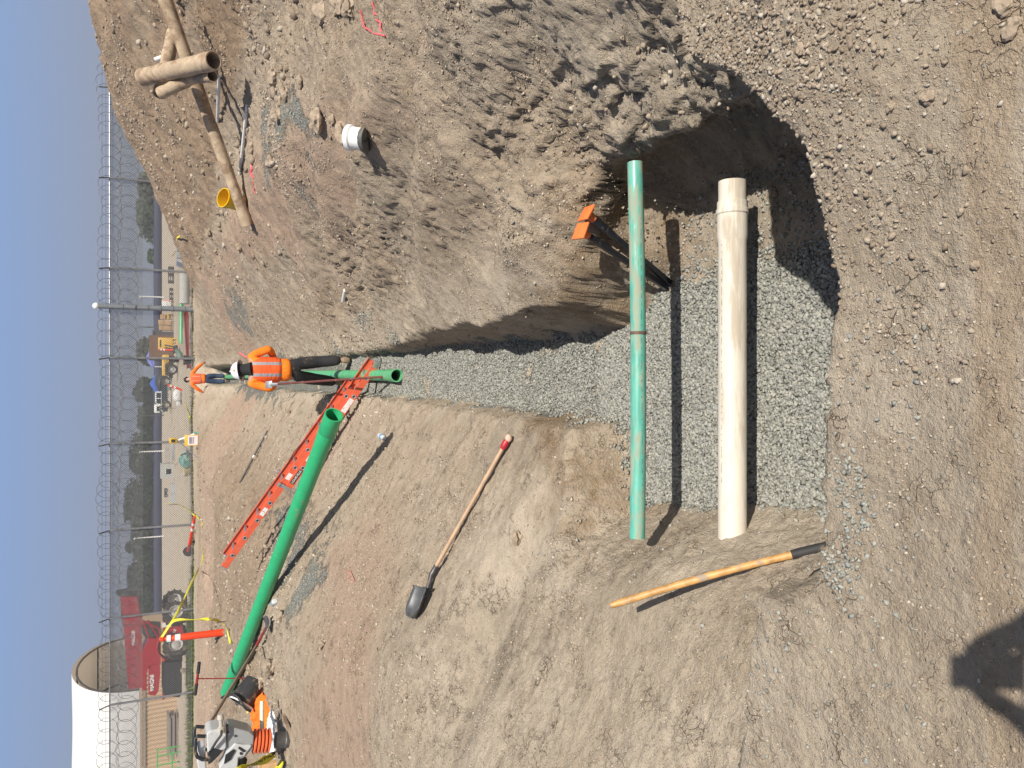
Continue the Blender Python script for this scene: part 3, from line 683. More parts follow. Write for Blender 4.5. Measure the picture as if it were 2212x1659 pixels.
# shovel lying on the bank
sh = [hit(px, py) for px, py in ((1105, 957), (1030, 1096), (955, 1225), (935, 1268), (903, 1338))]
e0 = sh[0]+Vector((0, 0, 0.05)); e1 = sh[2]+Vector((0, 0, 0.055)); 
for i in range(9):   # keep the shaft clear of the bumps
    q = e0.lerp(e1, i/8); dz = Hz(q.x, q.y)+0.03-q.z
    if dz > 0: e0.z += dz; e1.z += dz
t = thing('long_shovel', 'round point shovel with pale wooden handle and red taped knob lying on the left bank', 'shovel', sh[2], world=True)
mb = MB(); mb.tube([e0.lerp(e1, i/8) for i in range(9)], [0.0165]*9, 14); mb.build('handle', M('pale_wood', (0.44, 0.30, 0.19), 0.55, dirt=0.3, dscale=7, dcol=(0.33, 0.26, 0.2)), t)
mb = MB(); d_ = (e0-e1).normalized(); mb.tube([e0-d_*0.05, e0-d_*0.03, e0+d_*0.0, e0+d_*0.025], [0.019, 0.026, 0.027, 0.022], 14); k_ = mb.build('taped_knob', M('red_tape', (0.42, 0.02, 0.03), 0.45), t)
mb = MB(); mb.blob(e0+d_*0.045, 0.033, 0.12, 2, 3, (1, 0.9, 0.8)); mb.build('knob_end', M('chipped_cream', (0.62, 0.44, 0.34), 0.7, dirt=0.25, dscale=25), k_)
tip = sh[4]+Vector((0, 0, 0.02)); sock = e1+(tip-e1)*0.42+Vector((0, 0, 0.0))
mb = MB(); mb.tube([e1+d_*0.02, e1-d_*0.06, e1.lerp(sock, 0.75), sock], [0.020, 0.0205, 0.018, 0.014], 14); mb.build('socket', m_darksteel, t)
bd = (tip-sock); Lb = bd.length*1.0; f_ = bd.normalized(); nz = hit(903, 1338); nrm = Vector((0.25, -0.1, 1)).normalized(); nrm = (nrm-f_*nrm.dot(f_)).normalized(); sd = f_.cross(nrm)
mb = MB(); vs = []; fs = []; NU, NV = 12, 14
for j in range(NV+1):
    v = j/NV; w = 0.105*(1-max(0, (v-0.55)/0.45)**2.4*0.72)
    for i in range(NU+1):
        u = i/NU*2-1
        vs.append(sock+f_*(Lb*v)+sd*(w*u)+nrm*(0.035*(u*u)+0.030-0.045*math.sin(v*2.6)*(1-u*u)*0.5+(0.012 if j == 0 else 0)))
for j in range(NV):
    for i in range(NU): a0 = j*(NU+1)+i; fs.append((a0, a0+1, a0+NU+2, a0+NU+1))
mb.add(vs, fs); o = mb.build('blade', M('blade_steel', (0.16, 0.165, 0.17), 0.42, metal=0.6, dirt=0.22, dscale=9), t); md = o.modifiers.new('s', 'SOLIDIFY'); md.thickness = 0.003
mb = MB(); mb.tube([sock, sock+f_*0.09+nrm*0.012], [0.015, 0.006], 10); mb.build('frog', m_darksteel, t)

# ---------------------------------------------------------------- ladder leaning on the left bank
m_fib = M('orange_fibreglass', (0.66, 0.115, 0.055), 0.5, dirt=0.18, dscale=8, var=0.06, dcol=(0.45, 0.2, 0.13))
m_lab = M('white_label', (0.72, 0.70, 0.68), 0.5, dirt=0.2, dscale=20)
fo = P(817, 768, z=floorz(10.9)); tp = P(497, 1216, Y=11.55)
ld = (tp-fo); LL = ld.length; ld.normalize(); across = Vector((0.10, 1, 0)); across = (across-ld*across.dot(ld)).normalized(); lup = ld.cross(across)
if lup.z < 0: lup = -lup
t = thing('extension_ladder', 'orange fibreglass extension ladder leaning from the trench floor onto the left bank', 'ladder', fo, world=True)
def channel(mb, p0, p1, out, up, w=0.09, fl=0.03, th=0.006):
    Mx = Matrix((out, up, (p1-p0).normalized())).transposed(); c = p0.lerp(p1, 0.5); l = (p1-p0).length
    mb.box(c, (th, w, l), Mx)
    for s_ in (-1, 1): mb.box(c+out*(fl/2-th/2+0.0005)+up*(s_*(w/2-th/2)), (fl-th, th*0.98, l*0.9995), Mx)
def section(s0, s1, width, lift, extra, rung0):
    for sd_ in (-1, 1):
        off = across*(width/2*sd_+0.0)+lup*lift
        mb = MB(); channel(mb, fo+ld*s0+off, fo+ld*s1+off, -across*sd_, lup); r_ = mb.build('rail', m_fib, t, smooth=False)
        if sd_ < 0:
            k = rung0
            while k < s1-0.1:
                c = fo+ld*k+off-across*0.0035
                m2 = MB(); m2.lathe(c, c-across*0.008, [(0, 0.030), (0.004, 0.029), (0.006, 0.022), (0.004, 0.018)], 16); m2.build('rung_collar', m_alu, r_)
                m2 = MB(); m2.lathe(c-across*0.001, c-across*0.003, [(0, 0.0185), (0.0015, 0.0185), (0.0016, 0.0)], 16); m2.build('rung_hole', m_print, r_); k += 0.305
    k = rung0
    while k < s1-0.1:
        c = fo+ld*k+lup*lift; mb = MB(); mb.tube([c-across*(width/2-0.004), c+across*(width/2-0.004)], 0.0175, 12); mb.build('rung', m_alu, t); k += 0.305
sm_ = LL*0.615
section(0.10, sm_, 0.42, 0.0, 0, 0.32)
section(0.55, LL, 0.37, 0.082, 0, 0.68)
for sd_ in (-1, 1):     # feet and guide brackets
    c = fo+across*(0.21*sd_); mb = MB(); mb.box(c+ld*0.06, (0.012, 0.07, 0.16), Matrix((across, lup, ld)).transposed()); mb.box(c+Vector((0, 0, 0.012)), (0.06, 0.07, 0.014), None, 0.003); mb.build('ladder_foot', m_alu, t)
    c = fo+ld*(sm_-0.03)+across*(0.218*sd_)+lup*0.04; mb = MB(); mb.box(c, (0.02, 0.19, 0.05), Matrix((across, lup, ld)).transposed(), 0.003); mb.box(c+lup*0.10, (0.05, 0.03, 0.06), Matrix((across, lup, ld)).transposed(), 0.004); mb.build('guide_bracket', m_alu, t)
    c = fo+ld*(LL+0.004)+across*(0.185*sd_)+lup*0.082; mb = MB(); mb.box(c, (0.034, 0.088, 0.012), Matrix((across, lup, ld)).transposed()); mb.build('end_cap', m_alu, t)
wf = -across
def label_plate(s_, w, h, txt, lift, wid, dark=False, ts=0.05, rung0=0.32):
    s_ = rung0+0.1525+0.305*round((s_-rung0-0.1525)/0.305)
    o_ = fo+ld*s_+lup*lift-across*(wid/2+0.0045)
    Mx = Matrix((across, lup, ld)).transposed(); mb = MB(); mb.box(o_, (0.0018, h, w), Mx); p_ = mb.build('label_plate', m_print if dark else m_lab, t, smooth=False)
    if txt: text_mesh(txt, ts, m_lab if dark else m_print, 'lettering', p_, o_-across*0.0016, ld*(-1), lup, space=1.0, bold=0.0008)
label_plate(sm_-0.30, 0.235, 0.058, 'LOUISVILLE', 0.0, 0.42, True, 0.042)
label_plate(sm_-0.62, 0.09, 0.06, '16', 0.0, 0.42, False, 0.055)
label_plate(LL-0.98, 0.13, 0.06, '1', 0.082, 0.37, False, 0.055, 0.68)
label_plate(LL-1.72, 0.10, 0.06, None, 0.082, 0.37, rung0=0.68); label_plate(LL-2.5, 0.20, 0.06, None, 0.082, 0.37, rung0=0.68)
label_plate(0.77, 0.22, 0.07, None, 0.0, 0.42); label_plate(1.10, 0.16, 0.07, None, 0.0, 0.42)
mb = MB(); p = fo+ld*(sm_+0.9-1.6)+lup*0.12+across*0.1; mb.tube([p, p+ld*0.25+Vector((0, 0, 0.04)), p+ld*0.45+lup*0.01, p+ld*0.85], 0.006, 8); mb.build('rope', m_black, t)

# ---------------------------------------------------------------- green pipes
gp0 = P(724, 896, Y=7.9); 
gp1 = hit(506, 1492)+Vector((0, 0, 0.085)); gd = (gp1-gp0).normalized(); GL = (gp1-gp0).length
t = thing('green_pipe', 'long bright green pipe lying across the left bank, its open end over the trench', 'pipe', gp0.lerp(gp1, 0.5), world=True)
r_ = 0.088
for i in range(8, 30):
    q = gp0.lerp(gp1, i/30); dz = Hz(q.x, q.y)+r_-q.z
    if dz > 0: gp1.z += dz*30/i*0.5; gp0.z += dz*0.5
mb = MB(); gd = (gp1-gp0).normalized(); hollow(mb, gp0, gp1, r_, r_*0.93, 36, [(0, r_*1.09), (0.26, r_*1.09), (0.262, r_*1.075), (0.268, r_*1.09), (0.42, r_*1.04), (0.50, r_), ((gp1-gp0).length, r_)]); mb.build('tube', m_green, t)
g0 = P(852, 811, z=floorz(9.3)+0.085); g1 = Vector((0.20, 16.0, floorz(16)+0.085)); g2 = Vector((0.27, 31.2, floorz(31)+0.10))
t = thing('green_pipe', 'dusty green sewer pipe laid along the trench floor under the ladder', 'pipe', g0, world=True)
mb = MB(); pts = [g0.lerp(g1, i/4) for i in range(4)]+[g1.lerp(g2, i/6) for i in range(7)]
mb.tube(pts, 0.074, 28, caps=False); mb.build('tube', m_green2, t)
mb = MB(); u_ = (g0-g1).normalized(); hollow(mb, g0+u_*0.10, g0-u_*0.18, 0.083, 0.070, 28, [(0, 0.083), (0.24, 0.083), (0.28, 0.074)]); mb.build('bell', m_green2, t)

# digging bar
p0 = P(872, 811, z=floorz(9.2)-0.05); p1 = P(594, 830, Y=11.0)
t = thing('digging_bar', 'long rusty red bar with grey head standing before the worker in the trench', 'digging bar', p0, world=True)
mb = MB(); mb.tube([p0.lerp(p1, i/6) for i in range(7)], 0.0155, 10); mb.build('shaft', M('rust_red', (0.13, 0.035, 0.03), 0.55, dirt=0.25, dscale=8), t)
d_ = (p1-p0).normalized(); mb = MB(); mb.tube([p1-d_*0.06, p1+d_*0.06], [0.018, 0.03], 10); mb.box(p1+d_*0.11, (0.10, 0.022, 0.12), Matrix((Vector((1, 0, 0)), Vector((1, 0, 0)).cross(d_)*-1, d_)).transposed(), 0.006); mb.build('tamper_head', m_alu, t)
# black bar on the left bank
p0 = hit(521, 1043)+Vector((0, 0, .03)); p1 = hit(583, 930)+Vector((0, 0, .05))
t = thing('black_bar', 'thin black rod lying on the left bank beyond the ladder', 'rod', p0.lerp(p1, .5), world=True)
mb = MB(); mb.tube([p0, p1], 0.019, 10); mb.build('rod', m_black, t); mb = MB(); k = p0.lerp(p1, .5); u_ = (p1-p0).normalized(); mb.lathe(k-u_*.03, k+u_*.03, [(0, .021), (.03, .024), (.06, .021)], 10, True); mb.build('collar', m_steel, t)

# bottles
def bottle(px, py, px2, py2, label, crushed=False, cap=True):
    a = hit(px, py)+Vector((0, 0, 0.036)); b = hit(px2, py2)+Vector((0, 0, 0.03)); d = (b-a).normalized(); L = 0.23
    c = a.lerp(b, .5); a = c-d*L/2
    t = thing('water_bottle', label, 'bottle', c-Vector((0, 0, .036)), world=True, group='empty water bottles on the left bank')
    prof = [(0, 0.0), (0.002, 0.028), (0.012, 0.034), (0.05, 0.033), (0.055, 0.030), (0.065, 0.033), (0.11, 0.033), (0.115, 0.030), (0.125, 0.033), (0.165, 0.030), (0.195, 0.016), (0.205, 0.0125), (0.222, 0.0125), (0.2221, 0)]
    if crushed: prof = [(h*0.7, r*(0.75+0.35*math.sin(i*2.3))) for i, (h, r) in enumerate(prof)]
    mb = MB(); mb.lathe(a, a+d, prof, 18); mb.build('bottle_body', M('clear_plastic', (0.80, 0.84, 0.86), 0.15, trans=0.35), t)
    mb = MB(); mb.lathe(a+d*0.075, a+d, [(0, 0.0335), (0.001, 0.0345), (0.046, 0.0345), (0.047, 0.0335)], 18); mb.build('bottle_label', M('blue_label', (0.10, 0.36, 0.68), 0.4, var=0.3, dscale=25), t)
    if cap: mb = MB(); mb.lathe(a+d*0.212, a+d, [(0, 0.0155), (0.018, 0.0155), (0.0181, 0)], 14); mb.build('bottle_cap', m_pvcw, t)
bottle(823, 938, 842, 950, 'clear water bottle with blue label lying on the bank below the green pipe bell')
bottle(600, 1298, 594, 1306, 'clear water bottle standing out behind the far half of the green pipe')
bottle(724, 952, 716, 962, 'crushed pale bottle lying just beside the green pipe bell', True, False)

# white pipe fitting with its gasket
c = hit(797, 301); fb_ = thing('pipe_coupling', 'white flanged plastic coupling standing by a dark grey gasket cap on the right bench', 'pipe coupling', c, world=True)
ax_ = Vector((0.10, 0.55, 0.80)).normalized(); c0 = c+Vector((0, 0, 0.03))
lo_ = P(795, 301, Y=c.y-0.02); up_ = P(764, 298, Y=c.y+0.06); ax_ = (up_-lo_).normalized(); c0 = lo_+ax_*0.01; c0.z = max(c0.z, Hz(c0.x, c0.y)+0.04)
mb = MB(); hollow(mb, c0+ax_*0.03, c0+ax_*0.15, .09, 0.075, 36, [(0, 0.083), (0.03, 0.083), (0.06, 0.083), (0.075, 0.087), (0.085, 0.099), (0.12, 0.099)]); mb.build('collar', m_pvcw, fb_)
mb = MB(); hollow(mb, c0+ax_*0.120, c0+ax_*0.128, .09, .074, 32, [(0, .092), (.008, .092)]); mb.build('seal', m_rub, fb_)
mb = MB(); mb.lathe(c0-ax_*0.02, c0+ax_, [(0, 0.0), (0, 0.088), (0.005, 0.098), (0.035, 0.098), (0.04, 0.085)], 32); g_ = mb.build('gasket_cap', M('grey_cap', (0.09, 0.09, 0.085), 0.6, dirt=0.3), fb_)
sx_ = ax_.orthogonal().normalized(); sy_ = ax_.cross(sx_)
mb = MB()
for u_ in (sx_, sy_): mb.box(c0-ax_*0.024, (0.17, 0.012, 0.010), Matrix((u_, ax_.cross(u_), ax_)).transposed())
mb.build('cross_rib', m_black, g_)
# short white stick, pvc offcuts
for (ax0, ay0, ax1, ay1, r, lab, g) in ((749, 627, 748, 651, 0.022, 'short white plastic offcut lying on the right bank near the trench', None),
        (521, 376, 540, 229, 0.024, 'straight thin white plastic pipe lying beside the long dirty pipe', 'white plastic pipe offcuts by the spoil'),
        (473, 262, 480, 166, 0.026, 'thin pale plastic pipe half in the shade of the fat dirty pipe', 'white plastic pipe offcuts by the spoil')):
    a = hit(ax0, ay0)+Vector((0, 0, r)); b = hit(ax1, ay1)+Vector((0, 0, r+0.02))
    mb = MB(); mb.tube([a.lerp(b, i/4) for i in range(5)], r, 12); solo(mb, 'plastic_pipe', m_pvcw, lab, 'pipe', g)
a = hit(366, 135)+Vector((0, 0, .25)); b = P(383, 112, Y=a.y-.1); c = P(388, 100, Y=a.y-.3)
mb = MB(); mb.tube([a, a.lerp(b, .8), b, c], 0.045, 12); solo(mb, 'plastic_pipe', m_pvcw, 'bent white plastic pipe end sticking out between the dirty pipes', 'pipe', 'white plastic pipe offcuts by the spoil')

# old dirty pipes on the spoil
m_old = M('soil_caked_pipe', (0.44, 0.34, 0.235), 0.8, dirt=0.45, dscale=3.5, var=0.14, dcol=(0.25, 0.17, 0.11), bump=0.4, bscale=30)
m_in = M('dark_pipe_inside', (0.03, 0.022, 0.016), 0.9)
def oldpipe(a, b, r0, r1, label, open_near=None, bell=None):
    t = thing('dirty_pipe', label, 'pipe', a.lerp(b, .5), world=True, group='old soil caked pipes on the spoil heap')
    L = (b-a).length; d = (b-a).normalized(); pr = [(L*i/10, r0+(r1-r0)*i/10+(0.006*math.sin(i*2.1))) for i in range(11)]
    if bell: pr = [(0, r0*1.12), (0.22, r0*1.12), (0.27, r0)]+pr[1:]
    mb = MB(); hollow(mb, a, b, r0, r0*0.86, 26, pr); mb.build('tube', m_old, t); return t
a = P(541, 486, Y=hit(548, 486).y); a.z = Hz(a.x, a.y)+0.10
b = P(356, -4, Y=12.4)
oldpipe(a, b, 0.085, 0.10, 'longest soil caked pipe running from the yellow bucket up onto the spoil heap', bell=True)
k1 = P(462, 131, Y=11.2); k2 = P(309, 167, Y=12.8); oldpipe(k1, k2, 0.125, 0.125, 'fattest soil caked pipe resting crosswise over the long one')
k1 = P(459, 164, Y=11.5); k2 = P(398, 172, Y=12.4); oldpipe(k1, k2, 0.08, 0.08, 'short open ended dirty pipe tucked under the fat pipe')
k1 = P(345, 202, Y=12.4); k2 = P(424, 165, Y=12.0); oldpipe(k1, k2, 0.085, 0.09, 'dirty pipe stub pointing down from under the fat pipe into the shade')
k1 = P(375, 70, Y=13.2); k2 = P(345, 205, Y=12.9); oldpipe(k1, k2, 0.10, 0.10, 'dirty pipe lying behind the fat pipe along the spoil heap')

# yellow bucket
c = hit(527, 441); c.z += 0.0
t = thing('bucket', 'yellow plastic bucket with a wire handle tipped beside the long dirty pipe', 'bucket', c, world=True)
u_ = P(486, 437, Y=c.y-0.02)-P(527, 447, Y=c.y+0.05); u_ = (u_.normalized()+Vector((0, -0.38, 0))).normalized(); m_y = M('yellow_plastic', (0.78, 0.50, 0.015), 0.4, dirt=0.15, dscale=9, var=0.04)
c0 = c+Vector((0, 0, 0.03)); Hb = 0.37
mb = MB(); mb.lathe(c0, c0+u_, [(0, 0), (0, 0.128), (0.01, 0.131), (Hb*0.72, 0.146), (Hb*0.73, 0.152), (Hb*0.76, 0.152), (Hb*0.77, 0.148), (Hb*0.87, 0.150), (Hb*0.875, 0.157), (Hb*0.90, 0.157), (Hb*0.905, 0.151), (Hb*0.975, 0.153), (Hb*0.98, 0.160), (Hb, 0.158), (Hb, 0.147), (0.02, 0.125), (0.02, 0.0)], 32); mb.build('pail', m_y, t)
mb = MB(); s1 = Vector((1, 0, 0)); s1 = (s1-u_*s1.dot(u_)).normalized(); s2 = u_.cross(s1); top = c0+u_*(Hb*0.86)
mb.tube([top+s1*0.157*math.cos(x)-(s2*0.10+u_*0.17)*math.sin(x) for x in np.linspace(0, math.pi, 15)], 0.0035, 6); mb.build('bail', m_alu, t)

# pink paint and string
m_pink = M('pink_paint', (0.85, 0.13, 0.16), 0.8, var=0.15)
def ribbon(pts, w, name, label, cat, group=None, m=None, lift=0.012, seg=8):
    P3 = [hit(*p) for p in pts]; full = []
    for i in range(len(P3)-1):
        for k in range(seg): full.append(P3[i].lerp(P3[i+1], k/seg))
    full.append(P3[-1]); mb = MB(); fl = []
    for i, p in enumerate(full):
        fl.append(Vector((p.x, p.y, Hz(p.x, p.y)+lift+0.004*math.sin(i))))
    mb.tube(fl, w, 6, flat=None); return solo(mb, name, m or m_pink, label, cat, group)
ribbon([(782, 22), (786, 45), (790, 60), (808, 72), (836, 78)], 0.006, 'pink_string', 'loose pink string curling on the gravelly right bank', 'string')
ribbon([(808, 5), (812, 30), (824, 48), (826, 70)], 0.006, 'pink_string', 'second pink string hanging straight beside the curling one', 'string')
def paint(pts, label, w=0.02, m=None):
    ribbon(pts, w, 'paint_mark', label, 'paint mark', 'pink survey paint marks on the ground', lift=-w*0.6+0.015, m=m)
paint([(543, 352), (546, 365), (541, 372), (549, 385)], 'squiggle of pink paint below the thin white pipe', 0.014)
paint([(548, 392), (551, 412), (553, 418)], 'short straight line of pink paint nearest the yellow bucket', 0.010)
paint([(518, 762), (527, 768), (533, 772)], 'bright blot of pink paint on the right bank behind the worker', 0.03)
paint([(748, 1232), (764, 1240), (752, 1250), (768, 1258), (756, 1225)], 'faint pink squiggle on the bare left bank', 0.004, M('faint_pink', (0.62, 0.30, 0.25), 0.9))

# ================================================================ people
m_skin = M('skin', (0.42, 0.24, 0.17), 0.55, var=0.06)
def skin(name, pts, edges, rad, mat, parent, sub=2, root=0, label=None):
    me = bpy.data.meshes.new(name); me.from_pydata([tuple(p) for p in pts], edges, []); o = bpy.data.objects.new(name, me); col.objects.link(o)
    md = o.modifiers.new('k', 'SKIN'); md.use_smooth_shade = True; md.branch_smoothing = 0.6
    for i, r_ in enumerate(rad):
        v = me.skin_vertices[0].data[i]; v.radius = (r_, r_) if not isinstance(r_, tuple) else r_; v.use_root = (i == root)
    s_ = o.modifiers.new('s', 'SUBSURF'); s_.levels = sub; s_.render_levels = sub
    dg = bpy.context.evaluated_depsgraph_get(); m2 = bpy.data.meshes.new_from_object(o.evaluated_get(dg)); bpy.data.objects.remove(o)
    m2.materials.clear(); m2.materials.append(mat); m2.polygons.foreach_set('use_smooth', [True]*len(m2.polygons))
    o = bpy.data.objects.new(name, m2); col.objects.link(o); o.parent = parent
    if label: o['label'] = label
    return o
def person(loc, rotz, label, J, shirt, pants, boots, vest=None, hat=None, hatcol=None, hair=None, gloves=None):
    """J: joints in the person's own frame, facing +y"""
    t = thing('person', label, 'person', loc, rotz)
    V = {k: Vector(v) for k, v in J.items()}
    # body: one continuous surface with head, hands and fingers
    pts, ed, rd = [], [], []
    def ad(p, r_, to=None):
        pts.append(Vector(p)); rd.append(r_); i = len(pts)-1
        if to is not None: ed.append((to, i))
        return i
    pel = ad(V['pel'], (0.13, 0.10)); sp = ad(V['pel'].lerp(V['chest'], .5), (0.12, 0.09), pel); ch = ad(V['chest'], (0.145, 0.10), sp)
    nk = ad(V['neck'], 0.055, ch); hb = ad(V['neck'].lerp(V['head'], 0.5), 0.06, nk); hd = ad(V['head'], (0.078, 0.092), hb); ht = ad(V['head']+(V['head']-V['neck']).normalized()*0.075, (0.06, 0.07), hd)
    for s_, S in ((-1, 'L'), (1, 'R')):
        sh = ad(V['sh'+S], 0.058, ch); el = ad(V['el'+S], 0.042, sh); wr_ = ad(V['wr'+S], 0.029, el)
        hdv = V['ha'+S]-V['wr'+S]; n_ = hdv.normalized(); pa = ad(V['wr'+S]+n_*0.045, (0.036, 0.020), wr_); pk = ad(V['wr'+S]+n_*0.085, (0.040, 0.016), pa)
        sdv = n_.cross(Vector((0, 0.4, 1))).normalized(); cv = n_.cross(sdv).normalized()
        for f_, (o_, l_) in enumerate(((-0.030, .066), (-0.010, .076), (0.011, .070), (0.031, .054))):
            b0 = ad(V['wr'+S]+n_*0.10+sdv*o_, 0.0095, pk); b1 = ad(V['wr'+S]+n_*(0.10+l_*.55)+sdv*o_*1.1+cv*0.012, 0.0085, b0); ad(V['wr'+S]+n_*(0.10+l_*.9)+sdv*o_*1.1+cv*0.035, 0.0072, b1)
        th = ad(V['wr'+S]+n_*0.055-sdv*0.042+cv*0.006, 0.011, pa); ad(V['wr'+S]+n_*0.085-sdv*0.058+cv*0.022, 0.009, th)
        hp = ad(V['hp'+S], 0.085, pel); kn = ad(V['kn'+S], 0.056, hp); an = ad(V['an'+S], 0.040, kn); ad(V['to'+S].lerp(V['an'+S], .3), 0.036, an)
    body = skin('body', pts, ed, rd, m_skin, t, 2)
    # face
    hv = V['head']; fw = Vector(J.get('face', (0, 1, 0))).normalized(); up = (V['head']-V['neck']).normalized(); sd_ = fw.cross(up).normalized(); up = sd_.cross(fw)
    mb = MB(); mb.tube([hv+fw*0.080+up*0.02, hv+fw*0.104-up*0.022, hv+fw*0.088-up*0.03], [0.008, 0.014, 0.009], 8); mb.build('nose', m_skin, t)
    for x in (-0.031, 0.031): mb = MB(); mb.blob(hv+fw*0.078+sd_*x+up*0.018, 0.011, 0, 1); mb.build('eye', M('eye', (0.05, 0.03, 0.02), 0.2), t)
    mb = MB(); mb.tube([hv+fw*0.082+sd_*x-up*0.055+fw*(0.006-abs(x)*0.3) for x in (-0.025, -.012, 0, .012, 0.025)], 0.0055, 6); mb.build('mouth', M('lips', (0.30, 0.13, 0.10), 0.5), t)
    for s_ in (-1, 1): mb = MB(); mb.blob(hv+sd_*(0.084*s_)-fw*0.005, 0.026, 0.05, 1, 1, (0.4, 0.8, 1.2)); mb.build('ear', m_skin, t)
    if hair: mb = MB(); mb.blob(hv+up*0.012-fw*0.022, 0.104, 0.04, 3, 4, (0.93, 1.0, 1.05)); mb.tube([hv-fw*0.03, V['neck']-fw*0.03, V['neck']-up*0.08-fw*0.03], [0.085, 0.085, 0.11], 14); mb.build('hood', hair, t)
    # clothes
    pts, ed, rd = [], [], []
    hip_s = V['pel']+Vector((0, 0, -0.06))
    a00 = ad(hip_s, (0.200, 0.160)); a0 = ad(V['pel']+Vector((0, 0, 0.06)), (0.19, 0.15), a00); a1 = ad(V['pel'].lerp(V['chest'], .5), (0.185, 0.145), a0); a2 = ad(V['chest'], (0.20, 0.145), a1); ad(V['chest'].lerp(V['neck'], .75), 0.085, a2)
    for S in 'LR':
        s1_ = ad(V['sh'+S], 0.082, a2); m_ = ad(V['sh'+S].lerp(V['el'+S], .5), 0.070, s1_); e_ = ad(V['el'+S], 0.066, m_); m2_ = ad(V['el'+S].lerp(V['wr'+S], .5), 0.058, e_); ad(V['wr'+S].lerp(V['el'+S], .03), 0.044, m2_)
    skin('shirt', pts, ed, rd, shirt, t, 2)
    pts, ed, rd = [], [], []
    a00 = ad(V['pel']+Vector((0, 0, 0.14)), (0.15, 0.11)); a0 = ad(V['pel']+Vector((0, 0, 0.06)), (0.16, 0.12), a00); a1 = ad(V['pel']-Vector((0, 0, 0.03)), (0.17, 0.13), a0)
    for S in 'LR':
        h_ = ad(V['hp'+S]-Vector((0, 0, 0.06)), 0.115, a1); m_ = ad(V['hp'+S].lerp(V['kn'+S], .6), 0.110, h_); k_ = ad(V['kn'+S], 0.098, m_); m2_ = ad(V['kn'+S].lerp(V['an'+S], .5), 0.092, k_); ad(V['an'+S]+Vector((0, 0, 0.04)), 0.078, m2_)
    skin('trousers', pts, ed, rd, pants, t, 2)
    for S in 'LR':
        pts, ed, rd = [], [], []
        d_ = (V['to'+S]-V['an'+S]); d_.z = 0; d_.normalize(); base = Vector((V['an'+S].x, V['an'+S].y, V['to'+S].z))
        a0 = ad(V['an'+S]+Vector((0, 0, 0.05)), 0.060); a1 = ad(V['an'+S]-Vector((0, 0, 0.03)), 0.058, a0); a2 = ad(base-d_*0.02+Vector((0, 0, 0.035)), (0.056, 0.05), a1)
        a3 = ad(base+d_*0.09+Vector((0, 0, 0.038)), (0.058, 0.046), a2); ad(base+d_*0.20+Vector((0, 0, 0.032)), (0.048, 0.034), a3)
        skin('boot', pts, ed, rd, boots, t, 2)
    if vest:
        pts, ed, rd = [], [], []
        a0 = ad(V['pel']+Vector((0, 0, 0.05)), (0.215, 0.175)); a1 = ad(V['pel'].lerp(V['chest'], .5), (0.205, 0.165), a0); a2 = ad(V['chest']-Vector((0, 0, .02)), (0.222, 0.165), a1); a3 = ad(V['chest'].lerp(V['neck'], .85), (0.165, 0.11), a2)
        skin('vest', pts, ed, rd, vest, t, 2)
    c = hv+up*0.012
    if hat == 'helmet':
        mb = MB(); q = c+up*0.005; mb.lathe(q, q+up, [(-0.012, 0.168), (-0.008, 0.170), (0.004, 0.146), (0.010, 0.137), (0.05, 0.130), (0.085, 0.112), (0.115, 0.078), (0.132, 0.035), (0.136, 0.0)], 32); k_ = mb.build('hard_hat', hatcol, t)
        mb = MB(); mb.tube([q+fw*(0.128*math.cos(x))+up*(0.02+0.125*math.sin(x)) for x in np.linspace(0.05, math.pi-0.05, 16)], 0.010, 8); mb.build('hat_ridge', hatcol, k_)
        o_ = q-fw*0.132+up*0.045; u2 = (up*0.9+fw*0.35).normalized(); mb = MB(); mb.prism([(0, .021), (.018, 0), (0, -.021), (-.018, 0)], o_, sd_, u2, sd_.cross(u2), 0.012); mb.build('hat_sticker', M('orange_sticker', (0.75, 0.25, 0.03), 0.5), k_)
    elif hat == 'cap':
        mb = MB(); mb.lathe(c-up*0.01, c+up, [(-0.02, 0.105), (0.03, 0.104), (0.07, 0.085), (0.095, 0.045), (0.10, 0)], 24); mb.build('cap', hatcol, t)
    return t
def vest_mat(name, base, stripe, sx=0.085, zb=0.30, w=0.022):
    m, nt, b = newmat(name); tc = nd(nt, 'ShaderNodeTexCoord'); sp = nd(nt, 'ShaderNodeSeparateXYZ'); nt.links.new(tc.outputs['Object'], sp.inputs[0])
    ax = mth(nt, 'ABSOLUTE', sp.outputs['X']); v = mth(nt, 'LESS_THAN', mth(nt, 'ABSOLUTE', mth(nt, 'SUBTRACT', ax, sx)), w)
    v = mth(nt, 'MULTIPLY', v, mth(nt, 'GREATER_THAN', sp.outputs['Z'], zb+0.0))
    hz = mth(nt, 'LESS_THAN', mth(nt, 'ABSOLUTE', mth(nt, 'SUBTRACT', sp.outputs['Z'], zb)), w*1.05)
    f = mth(nt, 'MAXIMUM', v, hz); n = noise(nt, 6, 5, .6); bc = mixc(nt, mrange(nt, n, .3, .7), tuple(x*.82 for x in base), base)
    nt.links.new(mixc(nt, f, bc, stripe), b.inputs['Base Color']); b.inputs['Roughness'].default_value = 0.75
    bp = nd(nt, 'ShaderNodeBump'); bp.inputs['Strength'].default_value = .6; bp.inputs['Distance'].default_value = .03; nt.links.new(noise(nt, 9, 4, .6, stretch=(1, 1, 2.2)), bp.inputs['Height']); nt.links.new(bp.outputs[0], b.inputs['Normal'])
    return m
def cloth(name, c, **k): return M(name, c, 0.85, var=0.12, dscale=4, bump=1.0, bscale=10, **k)
m_hio = cloth('hi_vis_orange_cloth', (0.90, 0.17, 0.012)); m_blk = cloth('black_work_cloth', (0.022, 0.022, 0.026), dirt=0.22); m_jean = cloth('blue_denim', (0.035, 0.06, 0.12), dirt=0.15)
